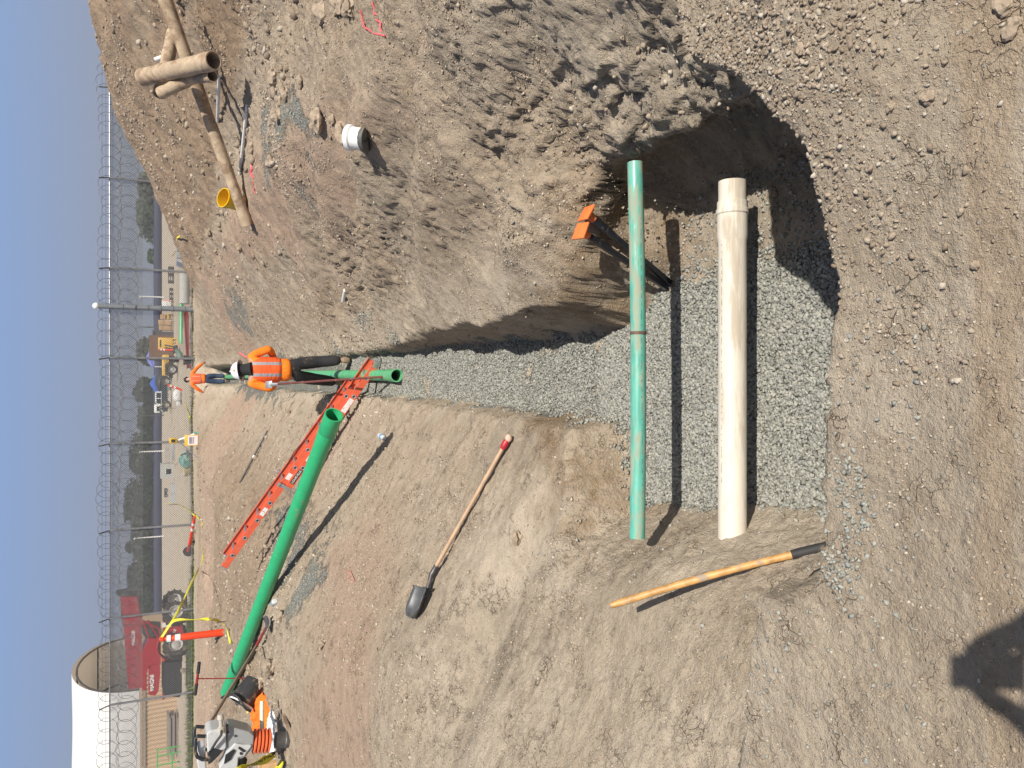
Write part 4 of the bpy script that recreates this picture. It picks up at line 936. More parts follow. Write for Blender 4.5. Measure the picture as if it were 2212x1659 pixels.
m_boot = M('tan_boot', (0.27, 0.20, 0.14), 0.8, dirt=0.4, dscale=10)
m_hat = M('white_hat', (0.80, 0.80, 0.80), 0.3, var=0.02); m_dkc = M('dark_cap', (0.02, 0.025, 0.03), 0.7)
w1 = P(758, 800, z=floorz(12.1)+0.02)
J1 = dict(pel=(0, 0, .95), chest=(0, .01, 1.40), neck=(0, .03, 1.53), head=(-.01, .06, 1.615), face=(0, 1, -.45),
          shL=(-.20, .02, 1.50), shR=(.20, .02, 1.50), elL=(-.28, -.05, 1.21), elR=(.31, -.03, 1.23), wrL=(-.17, .20, 1.10), wrR=(.17, .21, 1.12), haL=(-.08, .27, 1.09), haR=(.08, .28, 1.11),
          hpL=(-.09, 0, .90), hpR=(.09, 0, .90), knL=(-.13, .22, .52), knR=(.13, .06, .50), anL=(-.16, .45, .12), anR=(.16, -.02, .10), toL=(-.16, .62, .03), toR=(.24, .14, .0))
J1['toL'] = (-.16, .62, .02)
person((w1.x, w1.y, w1.z), R(2), 'person in white hard hat, orange vest and black trousers standing in the trench', J1,
       cloth('hi_vis_sleeves', (0.95, 0.22, 0.01)), m_blk, m_boot, vest_mat('hi_vis_vest', (0.85, 0.12, 0.02), (0.30, 0.29, 0.31), zb=1.0), 'helmet', m_hat, hair=M('black_hood', (0.015, 0.015, 0.018), 0.9))
w2 = P(484, 818, Y=30.2); z2 = floorz(30.2)
J2 = dict(pel=(0, 0, .86), chest=(-.01, .05, 1.20), neck=(-.02, .12, 1.36), head=(-.04, .20, 1.45), face=(-.2, 1, -.9),
          shL=(-.2, .06, 1.30), shR=(.18, .05, 1.30), elL=(-.38, .06, 1.10), elR=(.40, .06, 1.10), wrL=(-.50, .12, .92), wrR=(.58, .10, .90), haL=(-.54, .2, .86), haR=(.62, .16, .84),
          hpL=(-.09, 0, .82), hpR=(.09, 0, .82), knL=(-.10, .05, .46), knR=(.10, .10, .48), anL=(-.10, -.03, .11), anR=(.10, .03, .11), toL=(-.10, .14, .0), toR=(.12, .20, .0))
person((w2.x, 30.2, z2), 0, 'person in orange shirt and blue jeans leaning on both rims at the trench end', J2,
       m_hio, m_jean, M('dark_boot', (0.10, 0.09, 0.08), 0.8, dirt=0.4), vest_mat('hi_vis_shirt_bands', (0.88, 0.10, 0.02), (0.45, 0.2, 0.14), zb=1.0, w=0.018), 'cap', m_dkc)
# the photographer, just behind the camera; their shadow falls into the picture
J3 = dict(pel=(0, 0, .93), chest=(0, .0, 1.31), neck=(0, .02, 1.49), head=(0, .05, 1.62), face=(0, 1, -.25),
          shL=(-.19, 0, 1.42), shR=(.19, 0, 1.42), elL=(-.37, .12, 1.34), elR=(.37, .12, 1.34), wrL=(-.11, .26, 1.48), wrR=(.11, .26, 1.48), haL=(-.05, .31, 1.55), haR=(.05, .31, 1.55),
          hpL=(-.09, 0, .90), hpR=(.09, 0, .90), knL=(-.11, .03, .50), knR=(.11, .03, .50), anL=(-.13, -.02, .11), anR=(.13, -.02, .11), toL=(-.15, .16, .0), toR=(.15, .16, .0))
person((0.0, -0.36, Hz(0, -0.36)), 0, 'person standing behind the camera holding up a phone, casting the shadow in the corner', J3, cloth('grey_shirt', (0.12, 0.13, 0.15)), m_jean, m_boot, None, 'cap', m_dkc)
mb = MB(); mb.box((0, -0.048, 1.553), (0.076, 0.008, 0.155), Euler((R(-25), 0, 0)), 0.003); solo(mb, 'phone', m_black, 'black phone held up by the person behind the camera', 'phone')

# ================================================================ site behind: helpers
def pb(px0, px1, py0, py1, Y, dep, ground=True):
    """box bounds from its front face as seen: top, bottom, right and left edges"""
    zt = P(px0, 800, Y=Y).z; zb = P(px1, 800, Y=Y).z; pm = (px0+px1)/2; xr = P(pm, py0, Y=Y).x; xl = P(pm, py1, Y=Y).x
    if ground: zb = Hz((xl+xr)/2, Y)-0.02
    return (xl, xr, Y, Y+dep, zb, zt)
def addb(mb, b, bev=0.0, rot=None): mb.box(((b[0]+b[1])/2, (b[2]+b[3])/2, (b[4]+b[5])/2), (b[1]-b[0], b[3]-b[2], b[5]-b[4]), rot, bev)
FY = 32.0
m_galv = M('galvanised_steel', (0.30, 0.31, 0.32), 0.4, metal=0.6, dirt=0.1)
m_wire = M('razor_wire_steel', (0.20, 0.205, 0.21), 0.35, metal=0.7)
def FX(py, px=330): return P(px, py, Y=FY).x
zb_ = lambda x: Hz(x, FY)
ZR = P(237, 800, Y=FY).z; ZM = P(309, 800, Y=FY).z
fence = thing('chain_link_fence', 'tall chain link fence topped with razor wire coils across the far side of the site', 'fence', (0, FY, 0.15), world=True)
def link_mat(name, pitch, w, c):
    m, nt, b = newmat(name); tc = nd(nt, 'ShaderNodeTexCoord'); sp = nd(nt, 'ShaderNodeSeparateXYZ'); nt.links.new(tc.outputs['Object'], sp.inputs[0])
    o = []
    for op in ('ADD', 'SUBTRACT'):
        v = mth(nt, 'DIVIDE', mth(nt, op, sp.outputs['X'], sp.outputs['Z']), pitch); f = mth(nt, 'FRACT', v); o.append(mth(nt, 'GREATER_THAN', mth(nt, 'ABSOLUTE', mth(nt, 'SUBTRACT', f, 0.5)), 0.5-w/2))
    nt.links.new(mth(nt, 'MAXIMUM', *o), b.inputs['Alpha']); b.inputs['Base Color'].default_value = (*c, 1); b.inputs['Roughness'].default_value = .5; b.inputs['Metallic'].default_value = .3
    return m
x0, x1 = -24.0, 24.0
def sheet(z0, z1, y_, mat, name):
    mb = MB(); n_ = 96; vs = []; fs = []
    for i in range(n_+1):
        x = x0+(x1-x0)*i/n_; vs += [(x, y_, zb_(x)+0.03 if z0 is None else z0), (x, y_, z1)]
        if i < n_: fs.append((2*i, 2*i+2, 2*i+3, 2*i+1))
    mb.add(vs, fs); return mb.build(name, mat, fence)
sheet(None, ZR, FY, link_mat('chain_link', 0.085, 0.19, (0.17, 0.175, 0.18)), 'link_mesh')
sheet(ZM, ZR, FY+0.05, link_mat('fine_mesh', 0.03, 0.15, (0.27, 0.28, 0.29)), 'fine_mesh_overlay')
mb = MB(); mb.tube([(x0, FY-0.04, ZR), (x1, FY-0.04, ZR)], 0.024, 8); mb.build('top_rail', m_galv, fence)
mb = MB(); mb.tube([(x0+(x1-x0)*i/40, FY-0.02, zb_(x0+(x1-x0)*i/40)+0.08) for i in range(41)], 0.012, 6); mb.build('bottom_wire', m_galv, fence)
pxs = [FX(py, 418) for py in (589, 775, 953, 1132, 1314, 1493)]
stp = (pxs[0]-pxs[1]); pxs = [pxs[0]+stp*k for k in (4, 3, 2, 1)]+pxs+[pxs[-1]-stp, pxs[-1]-2*stp]
for x in pxs:
    mb = MB(); mb.tube([(x, FY-0.09, zb_(x)-0.1), (x, FY-0.09, ZR)], 0.042, 10); p_ = mb.build('post', m_galv, fence)
    mb = MB(); mb.tube([(x, FY-0.09, ZR-0.02), (x-0.07, FY-0.22, ZR+0.34)], 0.024, 6); mb.build('wire_arm', m_darksteel, p_)
for nm, cz, cy, r_ in (('razor_coil', ZR+0.0, FY-0.16, 0.36), ('razor_coil', ZR-0.62, FY-0.30, 0.34)):
    mb = MB(); pts = []; nl_ = 122; seg = 14
    for i in range(nl_*seg+1):
        a_ = 2*math.pi*i/seg; x = x0+0.5+(x1-x0-1.0)*i/(nl_*seg); rr_ = r_*(1+0.08*math.sin(i*0.013*7)+0.05*math.sin(i*0.37)); jx = .09*math.sin(i*.011+cz)+.07*math.sin(i*.0373*(1+cz*.1))
        pts.append((x+jx+rr_*math.cos(a_), cy+rr_*0.25*math.sin(a_*1.0+1), cz+rr_*math.sin(a_)+0.05*math.sin(i*0.021)+0.03*math.sin(i*0.057)))
    mb.tube(pts, 0.008, 4); mb.build(nm, m_wire, fence)
    mb = MB()
    for i in range(0, len(pts), 5):
        p = Vector(pts[i]); a_ = random.random()*3; mb.box(p, (0.07, 0.004, 0.016), Euler((0, a_, 0)))
    mb.build('razor_barbs', M('bright_barb', (0.7, 0.7, 0.72), 0.25, metal=0.6), fence)['kind'] = 'stuff'
for dz in (0.12, 0.24): mb = MB(); mb.tube([(x0, FY-0.13-dz*.3, ZR+dz), (x1, FY-0.13-dz*.3, ZR+dz)], 0.006, 4); mb.build('barbed_strand', m_wire, fence)
x = FX(670, 418); gt = thing('gate_post', 'thick galvanised gate post with a round white cap rising above the fence', 'gate post', (x, FY-0.25, zb_(x)), world=True)
zt = P(212, 660, Y=FY).z; mb = MB(); mb.tube([(x, FY-0.25, zb_(x)-0.1), (x, FY-0.25, zt)], 0.095, 16); mb.build('post', M('grey_gate_post', (0.22, 0.24, 0.26), 0.45, metal=0.3), gt); mb = MB(); mb.blob((x, FY-0.25, zt+0.05), 0.125, 0, 2); mb.build('cap', m_pvcw, gt)
for k in range(6): mb = MB(); mb.lathe((x, FY-0.25, 0.5+k*0.42), (x, FY-0.25, 3), [(0, .097), (0.002, .115), (.035, .115), (.037, .097)], 14); mb.build('hinge_band', m_galv, gt)
# blue wind screen fence
m_blue = M('navy_screen_fabric', (0.022, 0.027, 0.068), 0.8, var=0.12, dscale=0.3)
t = thing('screen_fence', 'long low fence covered in dark blue fabric at the far edge of the site', 'fence', (-20, 150, 0.1), world=True)
mb = MB(); vs = []; fs = []; k_ = 110
for i in range(k_+1):
    x = -46+i*(160/k_); y_ = 150+0.0*x; zb = Hz(x, y_)-0.05; zt = 1.55+0.03*math.sin(i*1.3)
    vs += [(x, y_+0.08*math.sin(i*1.9), zb), (x, y_+0.05*math.sin(i), zt)]
    if i < k_: fs.append((2*i, 2*i+2, 2*i+3, 2*i+1))
mb.add(vs, fs); o = mb.build('screen_fabric', m_blue, t); o.modifiers.new('s', 'SOLIDIFY').thickness = 0.02
for i in range(28): x = -46+i*5.9; mb = MB(); mb.tube([(x, 150.15, -0.1), (x, 150.15, 1.75)], 0.04, 6); mb.build('post', m_galv, t)

# trees
m_bark = M('bark', (0.10, 0.075, 0.055), 0.95)
def leafm(n_, c, k=1.0):
    m, nt, b = newmat(n_); g_ = nd(nt, 'ShaderNodeNewGeometry'); cc = mixc(nt, g_.outputs['Random Per Island'], tuple(x*0.55 for x in c), tuple(x*1.35 for x in c)); nt.links.new(cc, b.inputs['Base Color']); b.inputs['Roughness'].default_value = 0.8
    return m
LM = [leafm('dark_leaf', (0.020, 0.040, 0.016)), leafm('green_leaf', (0.04, 0.08, 0.025)), leafm('grey_leaf', (0.07, 0.08, 0.05))]
def tree(px, py, w, Y=185, kind=0, label='', base=333, seed=1):
    """px: picture row of its top; w: crown width in m"""
    top = P(px, py, Y=Y); zg = Hz(top.x, Y); h = top.z-zg; x = top.x; r0 = np.random.default_rng(seed)
    t = thing('tree', label, 'tree', (x, Y, zg), group='trees beyond the blue screen fence')
    mb = MB(); mb.tube([(0, 0, -.3), (0.1, 0, h*.3), (-0.1, 0.1, h*.6), (0.05, 0, h*.85)], [.28, .2, .13, .05], 7)
    for k in range(6):
        a = r0.uniform(0, 6.28); z = h*r0.uniform(.25, .6); mb.tube([(0, 0, z), (math.cos(a)*w*.2, math.sin(a)*w*.2, z+h*.12), (math.cos(a)*w*.38, math.sin(a)*w*.38, z+h*.2)], [.1, .07, .03], 5)
    mb.build('trunk', m_bark, t)
    nl = int(16+w*2); ce = []
    for k in range(nl):
        zz = r0.uniform(.22, 1.0); prof = math.sin(math.pi*min(1, (1.02-zz)*1.05+0.12)**0.75)*(0.55+0.45*(1-zz)) if kind != 3 else 0.5*(1.05-zz)
        rr = w/2*max(prof, .08)*r0.uniform(.4, 1.0); a = r0.uniform(0, 6.28); ce.append((math.cos(a)*rr, math.sin(a)*rr, h*zz*.93, r0.uniform(.07, .17)*w*.9+.25))
    ce = np.array(ce); n = 4200; ii = r0.integers(0, len(ce), n); d = r0.normal(size=(n, 3)); d /= np.linalg.norm(d, axis=1)[:, None]; rad = r0.random(n)**.45
    c = ce[ii, :3]+d*(rad*ce[ii, 3]*1.15)[:, None]*np.array([1, 1, .85]); c[:, 2] = np.minimum(c[:, 2], h)
    s = r0.uniform(.18, .44, n); A = r0.normal(size=(n, 3)); A /= np.linalg.norm(A, axis=1)[:, None]; B = np.cross(A, d); B /= np.linalg.norm(B, axis=1)[:, None]+1e-6
    v = np.stack([c+A*s[:, None], c+B*s[:, None]*.8, c-A*s[:, None], c-B*s[:, None]*.8], 1).reshape(-1, 3)
    me = bpy.data.meshes.new('crown'); me.from_pydata(v.tolist(), [], np.arange(n*4).reshape(-1, 4).tolist()); me.materials.append(LM[kind if kind < 3 else 0]); o = bpy.data.objects.new('crown', me); col.objects.link(o); o.parent = t
TR = [(300, 398, 4.5, 2, 'grey green loose tree at the foot of the spoil heap silhouette'), (304, 425, 5.5, 2, 'olive bushy tree right of the round dark one'), (296, 455, 6.5, 1, 'round mid green tree standing alone above the screen, left of the olive pair'), (303, 480, 6.5, 1, 'wide mid green tree with a sloping left shoulder behind the spoil heap'),
      (321, 553, 2.6, 1, 'smallest round shrub like tree just above the blue screen'), (296, 762, 5.0, 2, 'thin greyish tree rising behind the light blue canopy'), (288, 842, 4.0, 0, 'narrow dark spire tree left of the darker blue canopy'), (312, 872, 6.5, 0, 'low wide dark tree behind the white pickup cab'),
      (299, 905, 6.0, 0, 'dark flat topped tree left of the low wide one'), (306, 940, 8.0, 0, 'broad dark tree behind the yellow instrument tripod'), (281, 984, 6.5, 0, 'tall pointed dark tree behind the thin white pole'), (295, 1014, 6.5, 0, 'rounded dark tree above the concrete block'), (322, 1045, 6.5, 0, 'lowest gap filling dark tree between two taller ones'),
      (270, 1092, 8.0, 0, 'tallest dark tree with a rounded peak left of the gap'), (300, 1125, 6.0, 0, 'mid height dark tree left of the tallest one'), (285, 1160, 6.0, 0, 'dark tree behind the second white pole'), (272, 1182, 5.0, 3, 'narrow tapering conifer beside the second white pole'), (290, 1212, 7.0, 0, 'dark tree between the conifer and the spreading one'),
      (277, 1248, 7.0, 0, 'spreading dark tree with a high feathery top toward the telehandler'), (293, 1288, 6.5, 0, 'dark tree just right of the red telehandler boom tip'), (300, 1320, 7.5, 0, 'dark tree half hidden by the red telehandler boom')]
for i, (px, py, w, k, lb) in enumerate(TR): tree(px, py, w*1.6, 178+((i*7) % 5)*5, k, lb, seed=i+3)
for px, py, lb, m_ in ((302, 976, 'thin white pole standing before the tall pointed tree', m_pvcw), (290, 1163, 'thin white pole standing beside the narrow conifer', m_pvcw), (302, 640, 'thin white pole right of the gate post', m_pvcw), (300, 706, 'thin dark pole left of the gate post', m_darksteel), (300, 898, 'thin dark pole behind the low white trailer', m_darksteel)):
    p = P(px, py, Y=120); mb = MB(); mb.tube([(p.x, 120, Hz(p.x, 120)-.1), (p.x, 120, p.z)], [0.10, 0.07], 8); mb.tube([(p.x-.25, 120, p.z), (p.x+.1, 120, p.z)], .06, 6); solo(mb, 'lamp_pole', m_, lb, 'pole')

# ================================================================ behind the fence and on the left: Z-image helpers
def z2(x, y): return ((300+x/2.37)*.5486, (650+y/2.37)*.5486)
def z3(x, y): return ((300+x/2.37)*.5486, (1300+y/2.37)*.5486)
def z4(x, y): return ((300+x/2.765)*.5486, (1900+y/2.765)*.5486)
def z5(x, y): return ((250+x/2.765)*.5486, (2424+y/2.765)*.5486)
def z6(x, y): return ((700+x/3.165)*.5486, (2500+y/3.165)*.5486)
def Yg(px, py): return max(hit(px, py).y, FY+0.8)
def bxz(f, x0, x1, y0, y1, dep, Y=None):
    a = f(x0, y0); b = f(x1, y1); Y = Y or Yg(b[0], (a[1]+b[1])/2); return pb(a[0], b[0], a[1], b[1], Y, dep)
def cen(b): return ((b[0]+b[1])/2, b[2], b[4])
m_conc = M('concrete', (0.42, 0.42, 0.40), 0.85, dirt=0.2, dscale=2, var=0.06); m_card = M('cardboard', (0.42, 0.27, 0.15), 0.9, dirt=0.1)
m_tyre = M('tyre_rubber', (0.022, 0.021, 0.02), 0.9, dirt=0.35, dscale=5); m_rim = M('pale_rim', (0.40, 0.39, 0.37), 0.5, dirt=0.3, dscale=6); m_glass = M('dark_glass', (0.015, 0.02, 0.022), 0.08)
m_ltw = M('light_wrap', (0.68, 0.69, 0.68), 0.4, dirt=0.2, dscale=3, var=0.1); m_wood = M('grey_timber', (0.30, 0.25, 0.19), 0.9, dirt=0.2, var=0.2)
m_yel = M('machine_yellow', (0.68, 0.42, 0.07), 0.5, dirt=0.15); m_red = M('red_steel', (0.30, 0.03, 0.03), 0.5, dirt=0.2, dscale=3)
# white wrapped slab
b = bxz(z2, 940, 1045, 705, 960, 1.3); t = thing('wrapped_slab', 'white plastic wrapped slab lying just behind the fence under a yellow tape', 'slab', cen(b), world=True)
mb = MB(); h = b[5]-b[4]; O = (b[0], b[2]+.65, b[4]); w = b[1]-b[0]; mb.prism([(0.0, 0), (w, 0), (w, h), (w*.25, h)], O, (1, 0, 0), (0, 0, 1), (0, -1, 0), 1.3); mb.build('wrap', m_ltw, t, smooth=False)
for k in range(3): mb = MB(); x = b[0]+w*(.35+.25*k); mb.box((x, b[2]-.004, b[4]+h*.5), (.03, .006, h*.98)); mb.build('strap', m_black, t)
# grey culvert pipe
b = bxz(z2, 965, 1060, 1000, 1290, 1.0); r_ = (b[5]-b[4])/2*1.0; t = thing('concrete_culvert', 'large grey concrete culvert pipe lying behind the fence beside the gate post', 'culvert', cen(b), world=True)
mb = MB(); hollow(mb, (b[0], b[2]+r_, b[4]+r_), (b[1], b[2]+r_, b[4]+r_), r_, r_*.84, 32); mb.build('pipe_wall', m_conc, t); mb = MB(); mb.lathe((b[0]+.0, b[2]+r_, b[4]+r_), (b[1], b[2]+r_, b[4]+r_), [(0, r_), (0.001, r_*1.07), (.12, r_*1.07), (.121, r_)], 32); mb.build('bell_rim', m_conc, t)
b = bxz(z2, 968, 1025, 575, 690, .8); mb = MB(); addb(mb, b, .02); [mb.box((b[0]+.15+k*(b[1]-b[0]-.3), b[3]-.2, b[5]+.04), (.1, .3, .09), None, .01) for k in (0, .5, 1)]; solo(mb, 'concrete_slab', m_conc, 'short grey concrete slab peeking over the tail of the spoil heap', 'slab')
def pallets(f, x0, x1, y0, y1, n, label, m=m_wood, dep=1.1, grp='stacks of pallets on the far yard'):
    b = bxz(f, x0, x1, y0, y1, dep); t = thing('pallet_stack', label, 'pallets', cen(b), world=True, group=grp); h = (b[5]-b[4])/n
    for k in range(n):
        mb = MB(); z = b[4]+h*k
        for q in range(3): mb.box((b[0]+.06+(b[1]-b[0]-.12)*q/2, (b[2]+b[3])/2, z+h*.35), (.1, b[3]-b[2], h*.6))
        mb.box(((b[0]+b[1])/2, (b[2]+b[3])/2, z+h*.8), (b[1]-b[0], b[3]-b[2], h*.28)); mb.build('pallet', m, t, smooth=False)
    return b, t
pallets(z2, 858, 915, 945, 1090, 3, 'dark pallet stack with upright boards nearest the gate post side', m_darksteel)
pallets(z2, 870, 905, 1145, 1250, 2, 'lower dark pallet stack just left of the taller one', m_darksteel)
b, t = pallets(z2, 885, 905, 1258, 1340, 1, 'single pallet carrying white wrapped boxes with an orange stripe'); 
b2 = bxz(z2, 800, 885, 1258, 1338, 1.0, b[2]+.05); t = thing('wrapped_boxes', 'stack of white wrapped boxes with an orange stripe beside the gate post', 'boxes', (b2[0], b2[2], b[5]), world=True)
mb = MB(); mb.box(((b2[0]+b2[1])/2, b2[2]+.5, (b[5]+b2[5])/2), (b2[1]-b2[0], 1, b2[5]-b[5]), None, .02); mb.build('wrapped_stack', m_ltw, t); mb = MB(); mb.box((b2[1]-.05, b2[2]-.003, (b[5]+b2[5])/2), (.06, .006, b2[5]-b[5]-.06)); mb.build('orange_stripe', m_orange, t)
b, t = pallets(z2, 893, 908, 1385, 1545, 1, 'wide pallet loaded with brown cartons')
xs = b[0]; W_ = b[1]-b[0]; yb = b[2]+.1; zt_ = P(z2(765, 0)[0], 800, Y=b[2]).z; hh = zt_-b[5]
for k, (u0, u1, v0, v1, lb) in enumerate(((0, .28, 0, .62, 'brown carton at the left foot of the loaded pallet'), (.0, .30, .62, .95, 'brown carton with a white top on the left upper row of the loaded pallet'), (.30, .58, 0, .48, 'brown carton in the bottom middle of the loaded pallet'), (.32, .62, .48, 1.0, 'topmost brown carton wrapped in clear film on the loaded pallet'), (.64, .95, .55, .85, 'small brown carton resting on the brass coloured cable reel'))):
    mb = MB(); mb.box((xs+W_*(u0+u1)/2, yb+.35, b[5]+hh*(v0+v1)/2), (W_*(u1-u0)*.97, .7, hh*(v1-v0)*.97), None, .015); o = mb.build('carton', m_card, None); centred(o); tag(o, lb, 'carton', 'cartons on the loaded pallet')
t = thing('cable_reel', 'brass coloured cable reel on the right of the loaded pallet', 'reel', (xs+W_*.8, yb+.3, b[5]), world=True); rr_ = hh*.27
mb = MB(); mb.lathe((xs+W_*.66, yb+.35, b[5]+rr_), (xs+W_*2, yb+.35, b[5]+rr_), [(0, 0), (0, rr_), (.04, rr_), (.04, rr_*.8), (W_*.28, rr_*.8), (W_*.28, rr_), (W_*.28+.04, rr_), (W_*.28+.04, 0)], 24); mb.build('spool', M('brass_wire', (.55, .36, .09), .45), t)
# red beam, far green pipe, fitting
def bar(p0, p1, w, h, name, mat, label, cat):
    a, b = P(*p0[:2], Y=p0[2]), P(*p1[:2], Y=p1[2]); a.z = Hz(a.x, a.y)+h/2+.0; b.z = Hz(b.x, b.y)+h/2; d = (b-a).normalized(); s_ = d.cross(Vector((0, 0, 1))).normalized(); u = s_.cross(d)
    mb = MB(); Mx = Matrix((s_, u, d)).transposed(); L = (b-a).length; c = a.lerp(b, .5)
    for z in (-1, 1): mb.box(c+u*(z*(h/2-.012)), (w, .024, L), Mx)
    mb.box(c, (.02, h-.05, L), Mx); return solo(mb, name, mat, label, cat, smooth=False)
bar((412, 795, Yg(413, 795)), (403, 670, Yg(405, 670)), .13, .17, 'steel_beam', m_red, 'long dark red steel beam lying just behind the chain link fence', 'beam')
Yp = Yg(396, 700); a = P(393, 742, Y=Yp); b_ = P(392, 655, Y=Yp); a.z = b_.z = Hz(a.x, Yp)+.10; mb = MB(); hollow(mb, a, b_, .10, .088, 20, [(0, .115), (.35, .115), (.40, .10), ((b_-a).length, .10)]); t = solo(mb, 'green_pipe', m_green2, 'short light green pipe length lying behind the gate post', 'pipe')
p = hit(*z3(995, 210)); t = thing('green_fitting', 'grey green curved pipe fitting standing behind the fence post', 'pipe fitting', p, world=True); mb = MB(); mb.tube([p+Vector((-.28, 0, .12)), p+Vector((-.1, 0, .14)), p+Vector((.06, 0, .22)), p+Vector((.12, 0, .42))], .13, 14); mb.build('elbow', M('grey_green_plastic', (.16, .27, .22), .5, dirt=.2), t); mb = MB(); mb.lathe(p+Vector((.12, 0, .40)), p+Vector((.14, 0, .6)), [(0, .15), (.05, .15), (.05, .12), (.01, .1)], 16); mb.build('black_ring', m_rub, t)
for f, x, y, lb in ((z3, 945, 275, 'black rubber tub standing just beyond the fence post foot'), (z3, 1065, 280, 'black rubber tub right against the fence post foot')):
    p = hit(*f(x+14, y)); mb = MB(); mb.lathe(p, p+Vector((0, 0, 1)), [(0, 0), (0, .14), (.28, .19), (.30, .19), (.29, .17), (.03, .13), (.03, 0)], 20); solo(mb, 'rubber_tub', m_rub, lb, 'tub', 'black rubber tubs by the fence post')
# containers
Y_ = 60.0; b = bxz(z2, 680, 905, 1590, 1815, 2.4, Y_+3); t = thing('brown_container', 'tall brown site container behind the yellow equipment box', 'container', cen(b), world=True)
mb = MB(); addb(mb, b); mb.build('container_shell', M('brown_steel', (.17, .085, .045), .6, dirt=.1, var=.08), t, smooth=False); mb = MB(); mb.box(((b[0]+b[1])/2, b[2]-.03, (b[4]+b[5])/2), ((b[1]-b[0])*.9, .04, (b[5]-b[4])*.9)); mb.build('door', M('brown_door', (.15, .075, .04), .6), t, smooth=False)
b = bxz(z2, 722, 800, 1552, 1592, 2.0, Y_+4); mb = MB(); addb(mb, b); mb.box(((b[0]+b[1])/2, b[2]+1, b[5]+.04), (b[1]-b[0]+.2, 2.2, .08)); solo(mb, 'dark_shed', m_darksteel, 'narrow dark grey shed side against the brown container', 'shed', smooth=False)
b = bxz(z3, 765, 920, 70, 180, 1.0, Y_-6); t = thing('yellow_box', 'pale yellow steel equipment box with fork slots standing before the brown container', 'equipment box', cen(b), world=True)
mb = MB(); mb.box(((b[0]+b[1])/2, (b[2]+b[3])/2, b[4]+(b[5]-b[4])*.62), (b[1]-b[0], 1, (b[5]-b[4])*.76), None, .02); mb.build('cabinet', m_yel, t); 
for k in range(4): mb = MB(); mb.box((b[0]+.05+(b[1]-b[0]-.1)*k/3, (b[2]+b[3])/2, b[4]+(b[5]-b[4])*.12), (.09, 1, (b[5]-b[4])*.24)); mb.build('leg', m_yel, t, smooth=False)
mb = MB(); mb.box(((b[0]+b[1])/2, (b[2]+b[3])/2, b[4]+.04), (b[1]-b[0], .98, .08)); mb.build('base_rail', m_yel, t, smooth=False)
mb = MB(); mb.box(((b[0]+b[1])/2, b[2]-.004, b[4]+(b[5]-b[4])*.88), ((b[1]-b[0])*.6, .006, .09)); mb.build('dark_strip', m_print, t, smooth=False)
# delineators
def delin(base, axis, label, L=1.07, r0=.062, r1=.05, bplate=True):
    t = thing('traffic_delineator', label, 'delineator', base, world=True, group='orange traffic delineator posts'); ax = axis.normalized(); q = base+ax*.04
    mb = MB(); mb.lathe(q, q+ax, [(0, r0), (L*.55, r0*.97), (L*.9, r1), (L*.93, r1*.5), (L*.935, r1*.55), (L*.95, r1*.9), (L, r1*.8), (L+.001, 0)], 20); mb.build('tube', M('delineator_orange', (.82, .06, .012), .45, var=.06, dirt=.08), t)
    for a_, b_ in ((.70, .78), (.84, .90)): mb = MB(); mb.lathe(q+ax*(L*a_-0), q+ax*2, [(0, r0*.92), (.0005, r0*1.0), (L*(b_-a_), r0*.93), (L*(b_-a_)+.0005, r0*.8)], 20); mb.build('reflective_band', M('white_band', (.82, .82, .80), .4), t)
    if bplate: s_ = ax.orthogonal().normalized(); mb = MB(); mb.lathe(base-ax*0.02, base+ax, [(0, 0), (0, .21), (.05, .19), (.055, .08), (.08, .07), (.081, 0)], 8); mb.build('rubber_base', m_rub, t)
    return t
p = hit(*z5(1745, 182)); delin(p+Vector((0, 0, -.1)), Vector((.0, .05, 1)), 'upright orange delineator with yellow tape tied to its top', 1.2, bplate=False, r0=.068); DT = p+Vector((0, .06, 1.13))
pa_ = hit(417, 1190); pb_ = hit(425, 1114); pa_.z = Hz(pa_.x, pa_.y)+.17; pb_.z = Hz(pb_.x, pb_.y)+.06; delin(pa_, pb_-pa_, 'orange delineator fallen on its side with the black base standing on edge', (pb_-pa_).length*.97); DT2 = pb_
p = hit(*z3(970, 187)); delin(p, Vector((0, 0, 1)), 'small far orange delineator beside the yellow equipment box', 1.1)
# canopies
def canopy(f, xt, xe, xg, y0, y1, Y, m, label):
    a, c = f(xe, y0), f(xe, y1); L0 = P(a[0], a[1], Y=Y); R0 = P(c[0], c[1], Y=Y); zt = P(f(xt, 0)[0], 800, Y=Y).z; xa, xb = R0.x, L0.x; D = abs(xb-xa); ze = L0.z
    t = thing('canopy_tent', label, 'canopy', ((xa+xb)/2, Y+D/2, Hz(xa, Y)), world=True, group='blue pop up canopies behind the trailers'); cx = (xa+xb)/2; cy = Y+D/2
    mb = MB(); vs = [(xa, Y, ze), (xb, Y, ze), (xb, Y+D, ze), (xa, Y+D, ze), (cx, cy, zt)]+[(x, y, ze-.28) for x, y in ((xa, Y), (xb, Y), (xb, Y+D), (xa, Y+D))]
    mb.add(vs, [(0, 1, 4), (1, 2, 4), (2, 3, 4), (3, 0, 4), (0, 5, 6, 1), (1, 6, 7, 2), (2, 7, 8, 3), (3, 8, 5, 0)]); o = mb.build('canopy_roof', m, t, smooth=False); o.modifiers.new('s', 'SOLIDIFY').thickness = .03
    for x, y in ((xa+.05, Y+.05), (xb-.05, Y+.05), (xb-.05, Y+D-.05), (xa+.05, Y+D-.05)): mb = MB(); mb.tube([(x, y, Hz(x, y)-.05), (x, y, ze)], .035, 6); mb.build('leg', m_pvcw, t)
